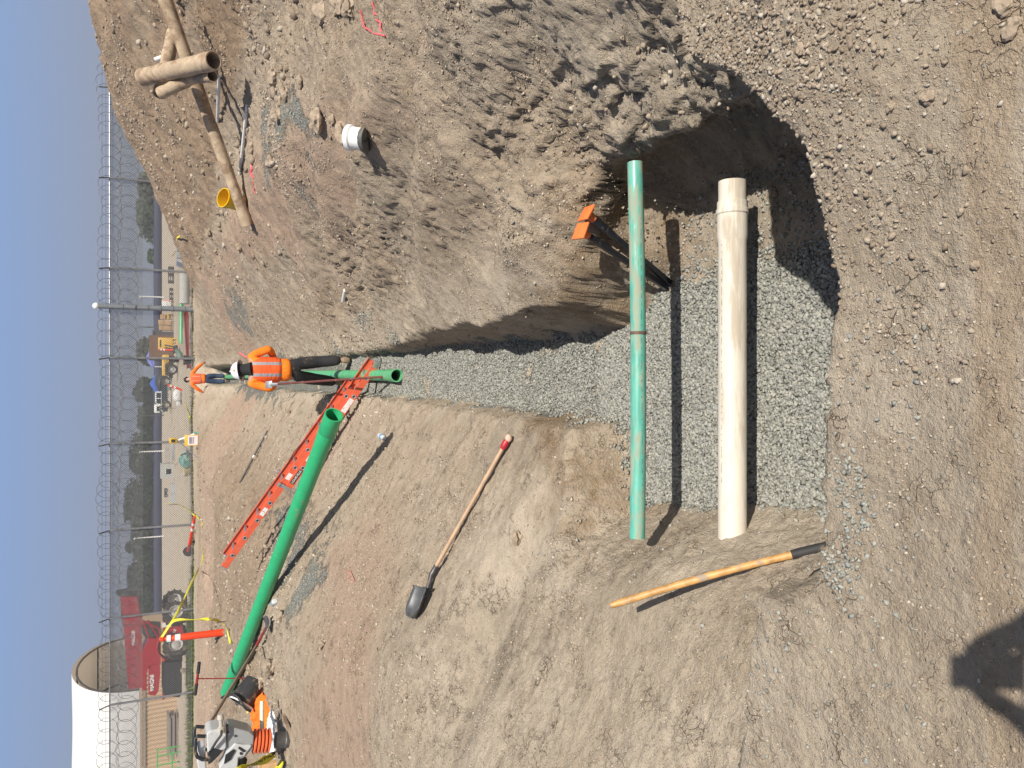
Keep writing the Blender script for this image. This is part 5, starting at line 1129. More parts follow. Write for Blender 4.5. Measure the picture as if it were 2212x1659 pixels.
canopy(z3, 643, 700, 0, 165, 345, 80, M('lavender_blue_fabric', (.16, .19, .52), .7), 'lavender blue canopy peeking beside the brown container'); canopy(z3, 683, 738, 0, 412, 585, 84, M('strong_blue_fabric', (.035, .10, .42), .7), 'strong blue canopy rising behind the dark covered truck bed')
# wheel helper and compressor trailer
def wheel(c, r, w, ax, parent, tr=None):
    c = Vector(c); ax = Vector(ax).normalized(); mb = MB(); mb.lathe(c-ax*w/2, c+ax, [(0, r*.55), (0, r*.9), (w*.12, r), (w*.88, r), (w, r*.9), (w, r*.55)], 28); wt = mb.build('wheel', m_tyre, parent)
    if tr:
        mb = MB(); up = Vector((0, 0, 1)); sd = ax.cross(up).normalized()
        for k in range(tr):
            a = 2*math.pi*k/tr; d = sd*math.cos(a)+up*math.sin(a); tg = ax.cross(d)
            mb.box(c+d*r+ax*(w*.22*(1 if k % 2 else -1)), (w*.55, .07, .06), Matrix((ax, tg, d)).transposed())
        mb.build('tread_lug', m_tyre, wt)['kind'] = 'stuff'
    mb = MB(); mb.lathe(c-ax*(w/2+.01), c+ax, [(0.04, 0), (.04, r*.2), (.10, r*.42), (.01, r*.52), (0, r*.57), (.02, r*.57), (w*.9, r*.5), (w, r*.56), (w+.01, 0)], 24); mb.build('rim', m_rim, wt)
Yc = Yg(z3(950, 300)[0], 790); b = bxz(z3, 802, 868, 228, 425, 1.5, Yc+.3); t = thing('compressor_trailer', 'yellow compressor on a two wheel black trailer behind the far worker', 'trailer', cen(b), world=True); xl, xr, z0, zt = b[0], b[1], Hz(b[0], b[2]), b[5]; zm = P(z3(868, 0)[0], 800, Y=b[2]).z
mb = MB(); mb.box(((xl+xr)/2, b[2]+.7, (zm+zt)/2), (xr-xl, 1.3, zt-zm), None, .06); c_ = mb.build('hood', m_yel, t)
for k in range(3): mb = MB(); mb.box((xl+(xr-xl)*(.25+.22*k), b[2]+.045, (zm+zt)/2), ((xr-xl)*.16, .012, (zt-zm)*.6), None, .003); mb.build('vent', M('tan_panel', (.45, .30, .10), .6), c_)
mb = MB(); mb.box(((xl+xr)/2-.1, b[2]+.7, zm-.10), ((xr-xl)*1.05, 1.2, .22), None, .02); mb.tube([(xl+.2, b[2]+.7, zm-.15), (xl-.9, b[2]+.5, z0+.45)], .05, 8); mb.tube([(xl-.75, b[2]+.5, z0+.5), (xl-.75, b[2]+.5, z0)], .03, 8); mb.build('chassis', m_black, t)
for dy in (.05, 1.35): wheel((xl+(xr-xl)*.30, b[2]+dy, z0+.33), .33, .2, (0, 1, 0), t)
mb = MB(); mb.prism([(0, 0), (.1, .2), (.75, .2), (.85, 0), (.8, 0), (.7, .14), (.15, .14), (.05, 0)], (xl+(xr-xl)*.30-.42, b[2]+.02, z0+.52), (1, 0, 0), (0, 0, 1), (0, -1, 0), .26); mb.build('mudguard', m_black, t)
mb = MB(); [mb.box((xr+.35, b[2]+.3+dy, z0+h), (.5, .4, .25), None, .05) for dy, h in ((0, .13),)]; [mb.tube([(xr+.2+q*.15, b[2]+.3, z0+.2), (xr+.3+q*.15, b[2]+.4, z0+.75)], .04, 6) for q in range(3)]; solo(mb, 'hose_pile', m_black, 'pile of black hoses and couplings right of the yellow compressor', 'hoses')
# pickup
a_, c_ = z3(835, 540), z3(880, 750); Yk = Yg(372, 860)+2; q0 = P(371, 889, Y=Yk); q1 = P(371, 806, Y=Yk); x0_, x1_ = q0.x, q1.x; zg = Hz(x0_, Yk); Lk = x1_-x0_; hk = P(335, 860, Y=Yk).z-zg; W_ = 1.9
t = thing('pickup_truck', 'white roofed pickup truck with dark lower body parked facing left behind the fence', 'truck', (x0_+Lk/2, Yk, zg), world=True)
def prf(pts, m, n, yy, th, par): mb = MB(); mb.prism([(u*Lk, v*hk) for u, v in pts], (x0_, yy, zg), (1, 0, 0), (0, 0, 1), (0, -1, 0), th); return mb.build(n, m, par, smooth=False)
yc_ = Yk+W_/2; body = prf([(0.01, .22), (.0, .42), (.03, .56), (.16, .60), (.52, .60), (1.0, .60), (1, .22), (.86, .22), (.84, .36), (.74, .36), (.72, .22), (.24, .22), (.22, .36), (.12, .36), (.10, .22)], M('dark_teal_paint', (.02, .035, .045), .25), 'body', yc_, W_, t)
cab = prf([(.15, .60), (.22, .96), (.26, 1.0), (.48, 1.0), (.52, .94), (.52, .60)], M('white_paint', (.75, .76, .77), .3, var=.02), 'cab', yc_, W_*.86, t)
for s0, s1 in ((.195, .335), (.355, .49)): prf([(s0, .64), (s0+.03 if s0 < .3 else s0, .92), (s1, .92), (s1, .64)], m_glass, 'window', Yk+W_*.07-.006, .014, cab)
for u in (.17, .79):
    for s_ in (-.02, W_+.02): wheel((x0_+u*Lk, Yk+s_+(.1 if s_ < 0 else -.1), zg+.36), .36, .22, (0, 1, 0), t)
mb = MB(); mb.box((x0_+.015*Lk, Yk+.2, zg+hk*.48), (.06, .3, .14), None, .01); mb.build('headlight', m_ltw, t)
mb = MB(); mb.blob((x0_+.78*Lk, yc_, zg+hk*.70), 1, .12, 3, 8, (Lk*.235, .9, hk*.30)); mb.build('tarp_load', M('black_tarp', (.03, .033, .036), .6, bump=.8, bscale=4), t)
# white bag, striped tube, boxes
p = hit(*z3(985, 615)); mb = MB(); mb.blob(p+Vector((0, 0, .20)), .30, .22, 2, 5, (1.2, .8, .75)); mb.blob(p+Vector((-.36, .05, .14)), .18, .2, 2, 6, (1.2, .8, .8)); solo(mb, 'plastic_bag', m_ltw, 'white crumpled bag lying left of the far worker', 'bag')
p = hit(*z3(990, 560)); d_ = Vector((.3, 0, .75)).normalized(); t = thing('striped_tube', 'leaning orange and white banded tube by the white bag', 'tube', p, world=True); mb = MB(); mb.tube([p, p+d_*.75], .06, 12); mb.build('tube', M('delineator_orange'), t)
for k in (.35, .55): mb = MB(); mb.lathe(p+d_*k, p+d_*2, [(0, .05), (0, .063), (.09, .063), (.09, .05)], 14); mb.build('reflective_band', M('white_band'), t)
# yellow instrument on tripod with a sign, in front of the fence
p = hit(*z3(1140, 1020)); Yt = min(p.y, FY-.6); zg = Hz(P(418, 950, Y=Yt).x, Yt); hd = P(374, 952, Y=Yt); t = thing('tripod', 'white legged survey tripod with a yellow instrument head standing before the fence', 'tripod', (hd.x, Yt, zg), world=True)
mb = MB(); mb.box(hd, (.18, .14, .24), None, .02); k_ = mb.build('instrument', M('instrument_yellow', (.62, .38, .03), .5), t); mb = MB(); mb.box(hd+Vector((0, -.075, .0)), (.10, .012, .12)); mb.build('dark_panel', m_print, k_, smooth=False)
for dx, dy, m_ in ((.27, -.2, m_pvcw), (-.62, -.1, m_alu), (-.05, .5, m_pvcw)): mb = MB(); mb.tube([hd-Vector((0, 0, .13)), (hd.x+dx, hd.y+dy, zg)], .030 if m_ == m_pvcw else .016, 8); mb.build('leg', m_, t)
mb = MB(); c = P(419, 935, Y=Yt-.3); mb.tube([c, c-Vector((0, 0, .2))], .035, 8); mb.build('green_foot', M('teal_pvc'), t)
c = P(419, 951, Y=Yt-.5); c.z = Hz(c.x, c.y)+.22; t = thing('sign_board', 'small yellow and white notice board propped at the tripod foot', 'sign', (c.x, c.y, c.z-.22), world=True)
mb = MB(); mb.box(c, (.36, .03, .42), Euler((R(-8), 0, 0)), .004); mb.build('board', M('instrument_yellow'), t); mb = MB(); mb.box(c+Vector((.0, -.022, -.04)), (.30, .006, .30), Euler((R(-8), 0, 0))); k_ = mb.build('white_panel', M('pinkish_white', (.72, .60, .62), .6), t, smooth=False); 
for k in range(3): mb = MB(); mb.box(c+Vector((.0, -.029, .05-k*.06)), (.22, .003, .022), Euler((R(-8), 0, 0))); mb.build('dark_line', m_print, k_, smooth=False)
# sacks
p = hit(*z3(1082, 1210)); mb = MB(); mb.blob(p+Vector((0, 0, .22)), .3, .2, 3, 11, (1.15, .8, .9)); solo(mb, 'sack', M('teal_white_sack', (.18, .42, .36), .6, dirt=.5, dcol=(.75, .75, .72), dscale=3), 'teal and white sack slumped before the fence left of the tripod', 'sack')
p = hit(*z3(1080, 1285)); mb = MB(); mb.blob(p+Vector((0, 0, .18)), .28, .2, 3, 12, (1.3, .8, .75)); solo(mb, 'sack', M('cream_sack', (.68, .58, .34), .6, dirt=.4, dcol=(.78, .77, .72), dscale=3), 'cream yellow sack slumped left of the teal and white one', 'sack')
# concrete block with a square hole
b = bxz(z3, 785, 915, 1250, 1385, 1.2); t = thing('concrete_block', 'square grey concrete vault with a square opening standing behind the fence', 'concrete block', cen(b), world=True); w = b[1]-b[0]; h = b[5]-b[4]
mb = MB(); cx = (b[0]+b[1])/2; yc = b[2]+.6
for (u0, u1, v0, v1) in ((0, .3, 0, 1), (.66, 1, 0, 1), (.3, .66, 0, .22), (.3, .66, .60, 1)): mb.box((b[0]+w*(u0+u1)/2, yc, b[4]+h*(v0+v1)/2), (w*(u1-u0), 1.2, h*(v1-v0)))
mb.box((cx, b[2]+.9, b[4]+h*.41), (w*.36, .5, h*.38)); mb.build('vault', m_conc, t, smooth=False)
mb = MB(); mb.box((cx+.02*w, b[2]-.0, b[4]+h*.62), (w*.34, .08, .05)); mb.build('opening_lip', M('light_concrete', (.55, .55, .53), .8), t, smooth=False)
# racks, beams and other yard things
b = bxz(z3, 835, 875, 1045, 1240, .8); t = thing('steel_rack', 'low galvanised steel rack lying behind the tripod', 'rack', cen(b), world=True)
for z in (.1, .5, .95): mb = MB(); mb.box(((b[0]+b[1])/2, b[2]+.1, b[4]+(b[5]-b[4])*z), (b[1]-b[0], .05, .06)); mb.build('rail', m_alu, t, smooth=False)
for u in (0.02, .33, .66, .98): mb = MB(); mb.box((b[0]+(b[1]-b[0])*u, b[2]+.16, (b[4]+b[5])/2), (.07, .05, b[5]-b[4])); mb.build('upright', m_alu, t, smooth=False)
b = bxz(z3, 893, 925, 1045, 1218, .3); mb = MB(); addb(mb, b, .01); mb.box((b[0]+.02, b[2]+.15, (b[4]+b[5])/2), (.06, .34, b[5]-b[4]+.03)); solo(mb, 'steel_beam', m_alu, 'pale grey box beam lying in front of the steel rack', 'beam')
b = bxz(z3, 885, 925, 1430, 1612, .5); t = thing('steel_trough', 'pale blue grey steel trough left of the concrete block', 'trough', cen(b), world=True); mb = MB(); w = b[1]-b[0]; h = b[5]-b[4]
mb.box(((b[0]+b[1])/2, b[2], b[4]+h/2), (w, .03, h)); mb.box(((b[0]+b[1])/2, b[2]+.5, b[4]+h/2), (w, .03, h)); mb.box(((b[0]+b[1])/2, b[2]+.25, b[4]+.03), (w, .47, .03)); mb.build('trough_shell', M('pale_blue_steel', (.40, .44, .47), .5, dirt=.2), t, smooth=False)
for u in (0, .5, 1): mb = MB(); mb.box((b[0]+w*u, b[2]-.03, b[4]+h/2), (.06, .03, h*1.05)); mb.build('rib', m_alu, t, smooth=False)
b = bxz(z3, 818, 858, 1480, 1560, .7); t = thing('small_mixer', 'small black wheeled machine beyond the steel trough', 'machine', cen(b), world=True); mb = MB(); mb.box(((b[0]+b[1])/2, b[2]+.3, b[4]+(b[5]-b[4])*.6), (b[1]-b[0], .5, (b[5]-b[4])*.6), None, .06); mb.build('drum', m_black, t)
for u in (.2, .8): wheel((b[0]+(b[1]-b[0])*u, b[2], b[4]+.17), .17, .1, (0, 1, 0), t)
Yv = 120; b = pb(333, 340, 874, 892, Yv, 3); t = thing('white_trailer', 'tiny white trailer far off behind the white pickup nose', 'trailer', cen(b), world=True); mb = MB(); addb(mb, (b[0], b[1], b[2], b[3], b[4]+.5, b[5]), .1); mb.build('trailer_box', m_pvcw, t); mb = MB(); mb.box(((b[0]+b[1])/2, b[2]-.02, b[5]-.5), ((b[1]-b[0])*.6, .04, .35)); mb.build('window', m_glass, t, smooth=False)
for u in (.3, .7): wheel((b[0]+(b[1]-b[0])*u, b[2]+.1, b[4]+.33), .33, .2, (0, 1, 0), t)
# big covered round building: tan containers with a white arched roof
Yw = 54.0; xr = P(340, 1345, Y=Yw).x; xl = -48.0; zg = Hz(-20, Yw); zt = P(302, 1600, Y=Yw).z; t = thing('arched_shelter', 'white arched fabric shelter standing on a tan ribbed container wall', 'building', (-25, Yw, zg), world=True)
m_tan = M('tan_container', (.50, .36, .23), .7, var=.04, dirt=.06)
def ribbed(name, yy, xa, xb, par):
    mb = MB(); n_ = int((xb-xa)/.28); vs = []; fs = []
    for i in range(n_*4+1):
        x = xa+(xb-xa)*i/(n_*4); y_ = yy+(.05 if i % 4 in (0, 1) else 0.0); vs += [(x, y_, zg-.05), (x, y_, zt-.12)]
        if i < n_*4: fs.append((2*i, 2*i+2, 2*i+3, 2*i+1))
    mb.add(vs, fs); return mb.build(name, m_tan, par, smooth=False)
ribbed('near_wall', Yw, xl, xr, t); xe = P(300, 1492, Y=Yw).x; SP = 11.5
mb = MB(); mb.box(((xl+xr)/2, Yw+1.25, zt-.06), (xr-xl, 2.5, .12)); mb.build('wall_top', m_tan, t, smooth=False); mb = MB(); mb.box((xr-.02, Yw+1.25, (zg+zt)/2), (.04, 2.38, zt-zg-.15)); mb.build('wall_end', m_tan, t, smooth=False)
mb = MB(); mb.box(((xl+xe)/2, Yw+SP+1.2, (zg+zt)/2), (xe-xl, 2.4, zt-zg-.1)); mb.build('far_wall', m_tan, t, smooth=False)
mb = MB(); mb.box(((xl+xr)/2, Yw-.03, zt-.25), (xr-xl, .05, .16)); mb.build('timber_rail', m_wood, t, smooth=False)
Hr = P(155, 1600, Y=Yw+SP/2).z-zt; mb = MB(); vs = []; fs = []; nx = 44; na = 20
for i in range(nx+1):
    x = xe+(xl-xe)*i/nx; sag_ = .05*(1-math.cos(2*math.pi*i*4/nx))/2
    for j in range(na+1):
        a = math.pi*j/na; vs.append((x-(0.0), Yw+.3+SP/2-(SP/2+.3)*math.cos(a), zt+(Hr-sag_)*math.sin(a)**.85))
for i in range(nx):
    for j in range(na): k = i*(na+1)+j; fs.append((k, k+1, k+na+2, k+na+1))
mb.add(vs, fs); m_fab, nt, bb = newmat('white_roof_fabric'); bb.inputs['Base Color'].default_value = (.80, .80, .79, 1); bb.inputs['Roughness'].default_value = .6
tl = nd(nt, 'ShaderNodeBsdfTranslucent'); tl.inputs[0].default_value = (.55, .45, .33, 1); ms = nd(nt, 'ShaderNodeMixShader'); ms.inputs[0].default_value = .22; nt.links.new(bb.outputs[0], ms.inputs[1]); nt.links.new(tl.outputs[0], ms.inputs[2]); nt.links.new(ms.outputs[0], nt.nodes['Material Output'].inputs[0])
mb.build('fabric_roof', m_fab, t)
for i in range(8):
    x = xe-.05-i*3.4; mb = MB(); mb.tube([(x, Yw+.3+SP/2-(SP/2+.1)*math.cos(math.pi*j/16), zt+(Hr-.28)*math.sin(math.pi*j/16)**.85) for j in range(17)], .07, 6); mb.build('hoop_rib', m_darksteel, t)
for a in (.25, .5, .75): mb = MB(); mb.tube([(xe-.1, Yw+.3+SP/2-(SP/2+.15)*math.cos(math.pi*a), zt+(Hr-.30)*math.sin(math.pi*a)**.85), (xl, Yw+.3+SP/2-(SP/2+.15)*math.cos(math.pi*a), zt+(Hr-.30)*math.sin(math.pi*a)**.85)], .05, 6); mb.build('purlin', m_darksteel, t)
# timber stack, steel rack by the tan wall
b = bxz(z5, 1110, 1240, 1045, 1560, 1.0, Yw-2.2); t = thing('timber_stack', 'stack of weathered grey planks leaning against the tan container wall', 'timber', cen(b), world=True); hh = b[5]-b[4]
for k in range(9):
    mb = MB(); u0 = random.uniform(0, .12)*(b[1]-b[0]); u1 = random.uniform(0, .2)*(b[1]-b[0]); mb.box(((b[0]+u1+b[1]-u0)/2, b[2]+.05+.07*(k % 3), b[4]+hh*(k+.5)/9*.9), (b[1]-b[0]-u0-u1, .9, hh/10)); mb.build('plank', m_wood if k % 3 else M('purple_grey_timber', (.24, .20, .19), .9), t, smooth=False)
q = P(z5(1150, 0)[0], 1655, Y=Yw-6); t = thing('green_steel_stand', 'bright green tubular steel stand at the edge of the picture before the tan wall', 'stand', (q.x, q.y, Hz(q.x, q.y)), world=True); m_gs = M('bright_green_steel', (.07, .42, .09), .4)
g0_ = Hz(q.x, q.y); w_ = .9; hz_ = P(z5(1010, 0)[0], 800, Y=q.y).z
for x, y, z in ((0, 0, hz_), (w_, 0, hz_), (0, .8, hz_), (w_, .8, hz_)): mb = MB(); mb.tube([(q.x+x-.2, q.y+y, g0_), (q.x+x-.2, q.y+y, z)], .035, 8); mb.build('leg', m_gs, t)
for y in (0, .8):
    for z in (.35, .95): mb = MB(); mb.tube([(q.x-.25, q.y+y, g0_+z*(hz_-g0_)), (q.x+w_-.15, q.y+y, g0_+z*(hz_-g0_))], .035, 8); mb.build('bar', m_gs, t)
# weeds at the foot of the fence
V = []; r0 = np.random.default_rng(5); vs = []; fs = []
for k in range(5200):
    x = r0.uniform(-18, -7) if k % 3 else r0.uniform(-16, 6); y_ = FY+abs(r0.normal())*(.5 if x > -8 else 1.4)-.2; g = float(0.18); h = r0.uniform(.05, .26)*(1.2 if x < -9 else .6); a = r0.uniform(0, 3.14); w = r0.uniform(.01, .03); dx, dy = math.cos(a)*w, math.sin(a)*w; lx, ly = r0.normal()*.08, r0.normal()*.08
    V.append((x, y_, h, dx, dy, lx, ly))
V = np.array(V); gz = H(V[:, 0], V[:, 1])
for (x, y_, h, dx, dy, lx, ly), g in zip(V, gz): k = len(vs); vs += [(x-dx, y_-dy, g-.02), (x+dx, y_+dy, g-.02), (x+lx, y_+ly, g+h)]; fs.append((k, k+1, k+2))
mb = MB(); mb.add(vs, fs); o = mb.build('weeds', leafm('weed_leaf', (.10, .13, .04)), None, smooth=False); tag(o, 'low green weeds and dry grass along the foot of the fence', 'weeds', kind='stuff')

# ---------------------------------------------------------------- telehandler
Yt = 36.5; zg = Hz(-13, Yt)
def TP(zx, zy, dy=0): p = P(*z5(zx, zy), Y=Yt+dy); return p
m_mr = M('machine_red', (.36, .012, .022), .35, var=.05, dirt=.06); m_mb = M('machine_black', (.02, .022, .024), .5, dirt=.2)
t = thing('telehandler', 'red telescopic handler with a long raised boom parked behind the fence', 'telehandler', (TP(1250, 350).x, Yt, zg), world=True)
def plate(pts, y0, th, name, mat, par, bev=0):
    P3 = [TP(a, b_) for a, b_ in pts]; O = P3[0]; mb = MB(); mb.prism([((p.x-O.x), (p.z-O.z)) for p in P3], (O.x, Yt+y0+th/2, O.z), (1, 0, 0), (0, 0, 1), (0, -1, 0), th); return mb.build(name, mat, par, smooth=False)
plate([(1085, 60), (1280, 60), (1320, 250), (1290, 330), (1100, 330), (1085, 270)], .0, 2.0, 'chassis', m_mr, t)
eng = plate([(1070, 540), (1100, 520), (1290, 520), (1290, 860), (1265, 900), (1090, 880), (1070, 780)], .1, .8, 'engine_bay', m_mb, t)
plate([(1110, 330), (1300, 330), (1300, 540), (1110, 540)], .5, 1.3, 'under_frame', m_mb, t)
plate([(925, 600), (960, 545), (1050, 530), (1055, 620), (1035, 820), (1000, 870), (925, 865)], .0, 1.0, 'engine_hood', m_mr, t)
text_mesh('MAGNI', .22, m_pvcw, 'lettering', t, TP(965, 730)+Vector((0, -.51+.49, 0)), (1, 0, 0), (0, 0, 1), bold=.008)
plate([(852, 430), (852, 835), (905, 820), (905, 640), (930, 560), (1060, 540), (1060, 250), (930, 260)], .12, 1.3, 'boom_cradle', m_mr, t)
bm_ = plate([(640, 80), (702, 850), (850, 835), (850, 560), (850, 90), (700+100, -165), (612, -165)], .55, .42, 'boom', m_mr, t)
plate([(560, -200), (620, -150), (625, 100), (850, 100), (850, -210), (700, -225)], .75, .5, 'boom_head', m_mb, bm_)
text_mesh('MAGNI', .20, m_pvcw, 'lettering', bm_, TP(758, 285)+Vector((0, .535, 0)), (1, 0, .0), (0, 0, 1), bold=.006)
cab = plate([(850, 140), (850, 200), (900, 260), (1060, 250), (1060, 150)], .2, 1.0, 'cab', m_mb, t); plate([(862, 160), (862, 195), (905, 245), (1000, 240), (1000, 160)], .18, .03, 'cab_window', M('cab_glass', (.05, .07, .07), .08), cab)
for pts in ([(862, 50), (1040, 140)], [(862, 50), (935, 250)], [(915, 50), (1030, 240)], [(1040, 140), (1060, 250)]): a, c = [TP(*p) for p in pts]; mb = MB(); mb.tube([a, c], .035, 8); mb.build('guard_rail', m_mr, t)
c_ = TP(1200, 310); rw_ = .50
for px_, dy, nm in ((310, -.12, 0), (330, 1.9, 0), (-40, -.12, 0), (-40, 1.9, 0)):
    p = TP(1255, px_); wheel((p.x, Yt+dy-.1, zg+rw_), rw_, .42, (-.62, .78, 0), t, 24)
p = TP(1180, 310); mb = MB(); mb.tube([(p.x+math.cos(a)*.60, Yt-.1, zg+.60+math.sin(a)*.62) for a in np.linspace(.35, 2.8, 12)], .04, 8, flat=5); mb.build('mudguard', m_mr, t)
p = TP(1085, 480); mb = MB(); mb.box(p+Vector((0, -.05, 0)), (.10, .06, .12)); mb.build('tail_lamp', M('red_lamp', (.6, .05, .02), .3), t)
p = TP(1090, 890); mb = MB(); mb.box(p+Vector((0, .3, 0)), (.25, .5, .10), None, .02); mb.build('rear_bumper', m_mr, t)
p = TP(1300, 600); mb = MB(); mb.lathe(p+Vector((0, .05, 0)), p+Vector((0, -1, 0)), [(0, .0), (0, .11), (.1, .10), (.12, .06), (.12, 0)], 14); mb.build('hub_cap', m_wood, t)
text_mesh('MAGNI', .18, m_pvcw, 'lettering', t, TP(1212, 215)+Vector((0, -.02, 0)), (1, 0, 0), (0, 0, 1)); text_mesh('RTH 5.25', .22, m_pvcw, 'lettering', t, TP(1225, 105)+Vector((0, -.02, 0)), (1, 0, 0), (0, 0, 1)) if False else None
mb = MB(); p = TP(1150, 95); mb.box(p+Vector((0, -.01, 0)), (.2, .012, .55)); mb.build('white_plate', m_pvcw, t, smooth=False)
p = TP(1070, 190); mb = MB(); mb.box(p+Vector((0, .05, 0)), (.35, .06, .05)); mb.build('green_light', m_gs, t, smooth=False)

# ---------------------------------------------------------------- left foreground group
# rammer
Yr = hit(*z6(1395, 1330)).y; bp_ = hit(*z6(1375, 1330)); zg = bp_.z
def RP(zx, zy, dy=0): return P(*z6(zx, zy), Y=bp_.y+dy)
t = thing('rammer', 'grey trench rammer with orange bellows and a black loop handle standing on the left bank', 'rammer', bp_, world=True)
m_gr = M('grey_casing', (.30, .31, .31), .35, var=.04, dirt=.12, dscale=10); m_lg = M('light_grey_casing', (.50, .51, .51), .35, var=.03, dirt=.1, dscale=10)
s0 = RP(1400, 1290); a = RP(1325, 1050); c = RP(1355, 1545)
f_ = Vector((1, .15, 0)).normalized(); u_ = Vector((0, 0, 1)); pw = (a-c).length
mb = MB(); w0 = c.x; zz = s0.z; pts = [(c.x, RP(1345, 1540).z), ((c.x+s0.x)/2, RP(1375, 1400).z), (s0.x, RP(1392, 1290).z), ((a.x+s0.x)/2, RP(1362, 1150).z), (a.x, RP(1318, 1050).z)]
th_ = .035; poly = [(x, z) for x, z in pts]+[(x, z-th_) for x, z in reversed(pts)]; mb.prism(poly, (0, bp_.y, 0), (1, 0, 0), (0, 0, 1), (0, -1, 0), .27); o = mb.build('shoe', M('worn_shoe', (.36, .30, .22), .7, dirt=.5), t, smooth=False)
top_ = RP(870, 1330); low_ = RP(1330, 1305); axr = (top_-low_).normalized()
Lr = (top_-low_).length
mb = MB(); mb.lathe(low_-axr*.04, low_+axr, [(0, 0), (0, .085), (.03, .088), (.04, .080), (Lr*.32, .078), (Lr*.36, .085), (Lr*.37, 0)], 24); mb.build('leg_cylinder', M('dark_casing', (.075, .072, .07), .45, dirt=.2), t)
b0 = low_+axr*(Lr*.44); bl = RP(920, 1310); Lb_ = (bl-b0).length*1.05; pr = [(0, .09)]
for k in range(5): pr += [(Lb_*(k+.05)/5, .095), (Lb_*(k+.3)/5, .125), (Lb_*(k+.65)/5, .125), (Lb_*(k+.95)/5, .095)]
mb = MB(); mb.lathe(b0-axr*.02, b0+axr, pr+[(Lb_+.01, .09)], 28); mb.build('bellows', M('orange_bellows', (.72, .15, .05), .5, var=.05, dirt=.1), t)
def rplate(pts, dy, th, name, mat, par, bev=.012):
    P3 = [RP(a, b_) for a, b_ in pts]; O = P3[0]; mb = MB(); mb.prism([(p.x-O.x, p.z-O.z) for p in P3], (O.x, bp_.y+dy, O.z), (1, 0, 0), (0, 0, 1), (0, -1, 0), th); o = mb.build(name, mat, par, smooth=False)
    if bev: md = o.modifiers.new('b', 'BEVEL'); md.width = bev; md.segments = 2; md.limit_method = 'ANGLE'
    return o
rplate([(610, 1090), (700, 1100), (880, 1150), (935, 1200), (920, 1380), (880, 1400), (830, 1460), (740, 1500), (600, 1400), (600, 1250)], 0, .24, 'crankcase', m_gr, t)
rplate([(350, 1160), (400, 1120), (590, 1090), (590, 1340), (540, 1370), (430, 1340), (360, 1400)], -.01, .27, 'fuel_tank', m_lg, t)
g_ = rplate([(590, 1400), (700, 1280), (810, 1300), (900, 1300), (900, 1330), (840, 1400), (820, 1440), (740, 1460), (730, 1610), (690, 1650), (520, 1640), (500, 1580), (560, 1490)], -.07, .14, 'engine_shroud', m_lg, t)
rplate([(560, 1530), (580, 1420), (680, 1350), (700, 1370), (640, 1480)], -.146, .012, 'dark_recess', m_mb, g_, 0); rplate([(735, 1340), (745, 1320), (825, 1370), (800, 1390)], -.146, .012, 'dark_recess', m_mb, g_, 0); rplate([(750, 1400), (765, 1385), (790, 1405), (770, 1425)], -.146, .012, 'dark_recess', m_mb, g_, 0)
rplate([(255, 1400), (340, 1370), (350, 1659), (255, 1659), (235, 1560)], .05, .22, 'rear_cover', m_lg, t)
rplate([(360, 1400), (430, 1350), (560, 1380), (500, 1450), (420, 1530), (370, 1560)], -.09, .06, 'side_bracket', m_mb, t)
p_ = [RP(340, 1215), RP(240, 1210), RP(215, 1240), RP(210, 1400), RP(240, 1470), RP(300, 1500), RP(380, 1500)]; mb = MB(); mb.tube([q+Vector((0, -.10, 0)) for q in p_], .019, 10); mb.tube([q+Vector((0, .14, 0)) for q in p_], .019, 10); mb.tube([p_[3]+Vector((0, -.10, 0)), p_[3]+Vector((0, .14, 0))], .019, 10); mb.build('loop_handle', m_mb, t)
mb = MB(); mb.lathe(RP(530, 985, -.16), RP(545, 1180, -.16), [(0, 0), (0, .030), (.05, .035), (.06, .02), (.13, .022), (.14, .040), (.19, .04), (.2, 0)], 16); mb.build('muffler_arm', M('beige_part', (.46, .42, .36), .6, dirt=.2), t)
mb = MB(); mb.tube([RP(545, 1180, -.19), RP(540, 1250, -.2), RP(480, 1330, -.2), RP(420, 1430, -.18)], .013, 8); mb.build('hose', m_mb, t)
for k in ((618, 1125), (625, 1215), (715, 1260)): mb = MB(); mb.lathe(RP(*k, -.12), RP(*k, -.2), [(0, .012), (.012, .012), (.013, 0)], 8); mb.build('bolt', m_mb, t)
mb = MB(); mb.blob(RP(780, 1570, -.05), .09, .15, 2, 9, (1.2, .8, .7)); mb.build('engine_block', m_mb, t)
text_mesh('WACKER', .045, m_mb, 'lettering', t, RP(388, 1250, -.15), (1, 0, 0), (0, 0, 1)) if False else None
# black tub with hose, orange cloth, board, bag
p = hit(*z6(1070, 740)); c = RP(900, 740); c.y = p.y; t = thing('black_bucket', 'worn black rubber bucket with a white rim lying on its side by the green pipe', 'bucket', p, world=True)
ax_ = Vector((-.75, -.35, .62)).normalized(); q = p+Vector((.10, 0, .16)); mb = MB(); Hh = .33; mb.lathe(q-ax_*.12, q+ax_, [(0, 0), (0, .13), (.02, .14), (Hh, .185), (Hh, .172), (.04, .125), (.04, 0)], 30); mb.build('shell', m_rub, t)
mb = MB(); mb.lathe(q+ax_*(Hh-.12-.012), q+ax_*2, [(0, .172), (0, .192), (.016, .192), (.016, .170)], 30); mb.build('white_rim', m_pvcw, t); s1 = ax_.orthogonal().normalized(); s2 = ax_.cross(s1)
mb = MB(); mb.tube([q+ax_*(.2+.04*math.sin(a*3))+s1*.24*math.cos(a)+s2*.22*math.sin(a)+Vector((0, 0, .03)) for a in np.linspace(.3, 4.2, 16)], .016, 8); mb.build('hose', m_black, t)
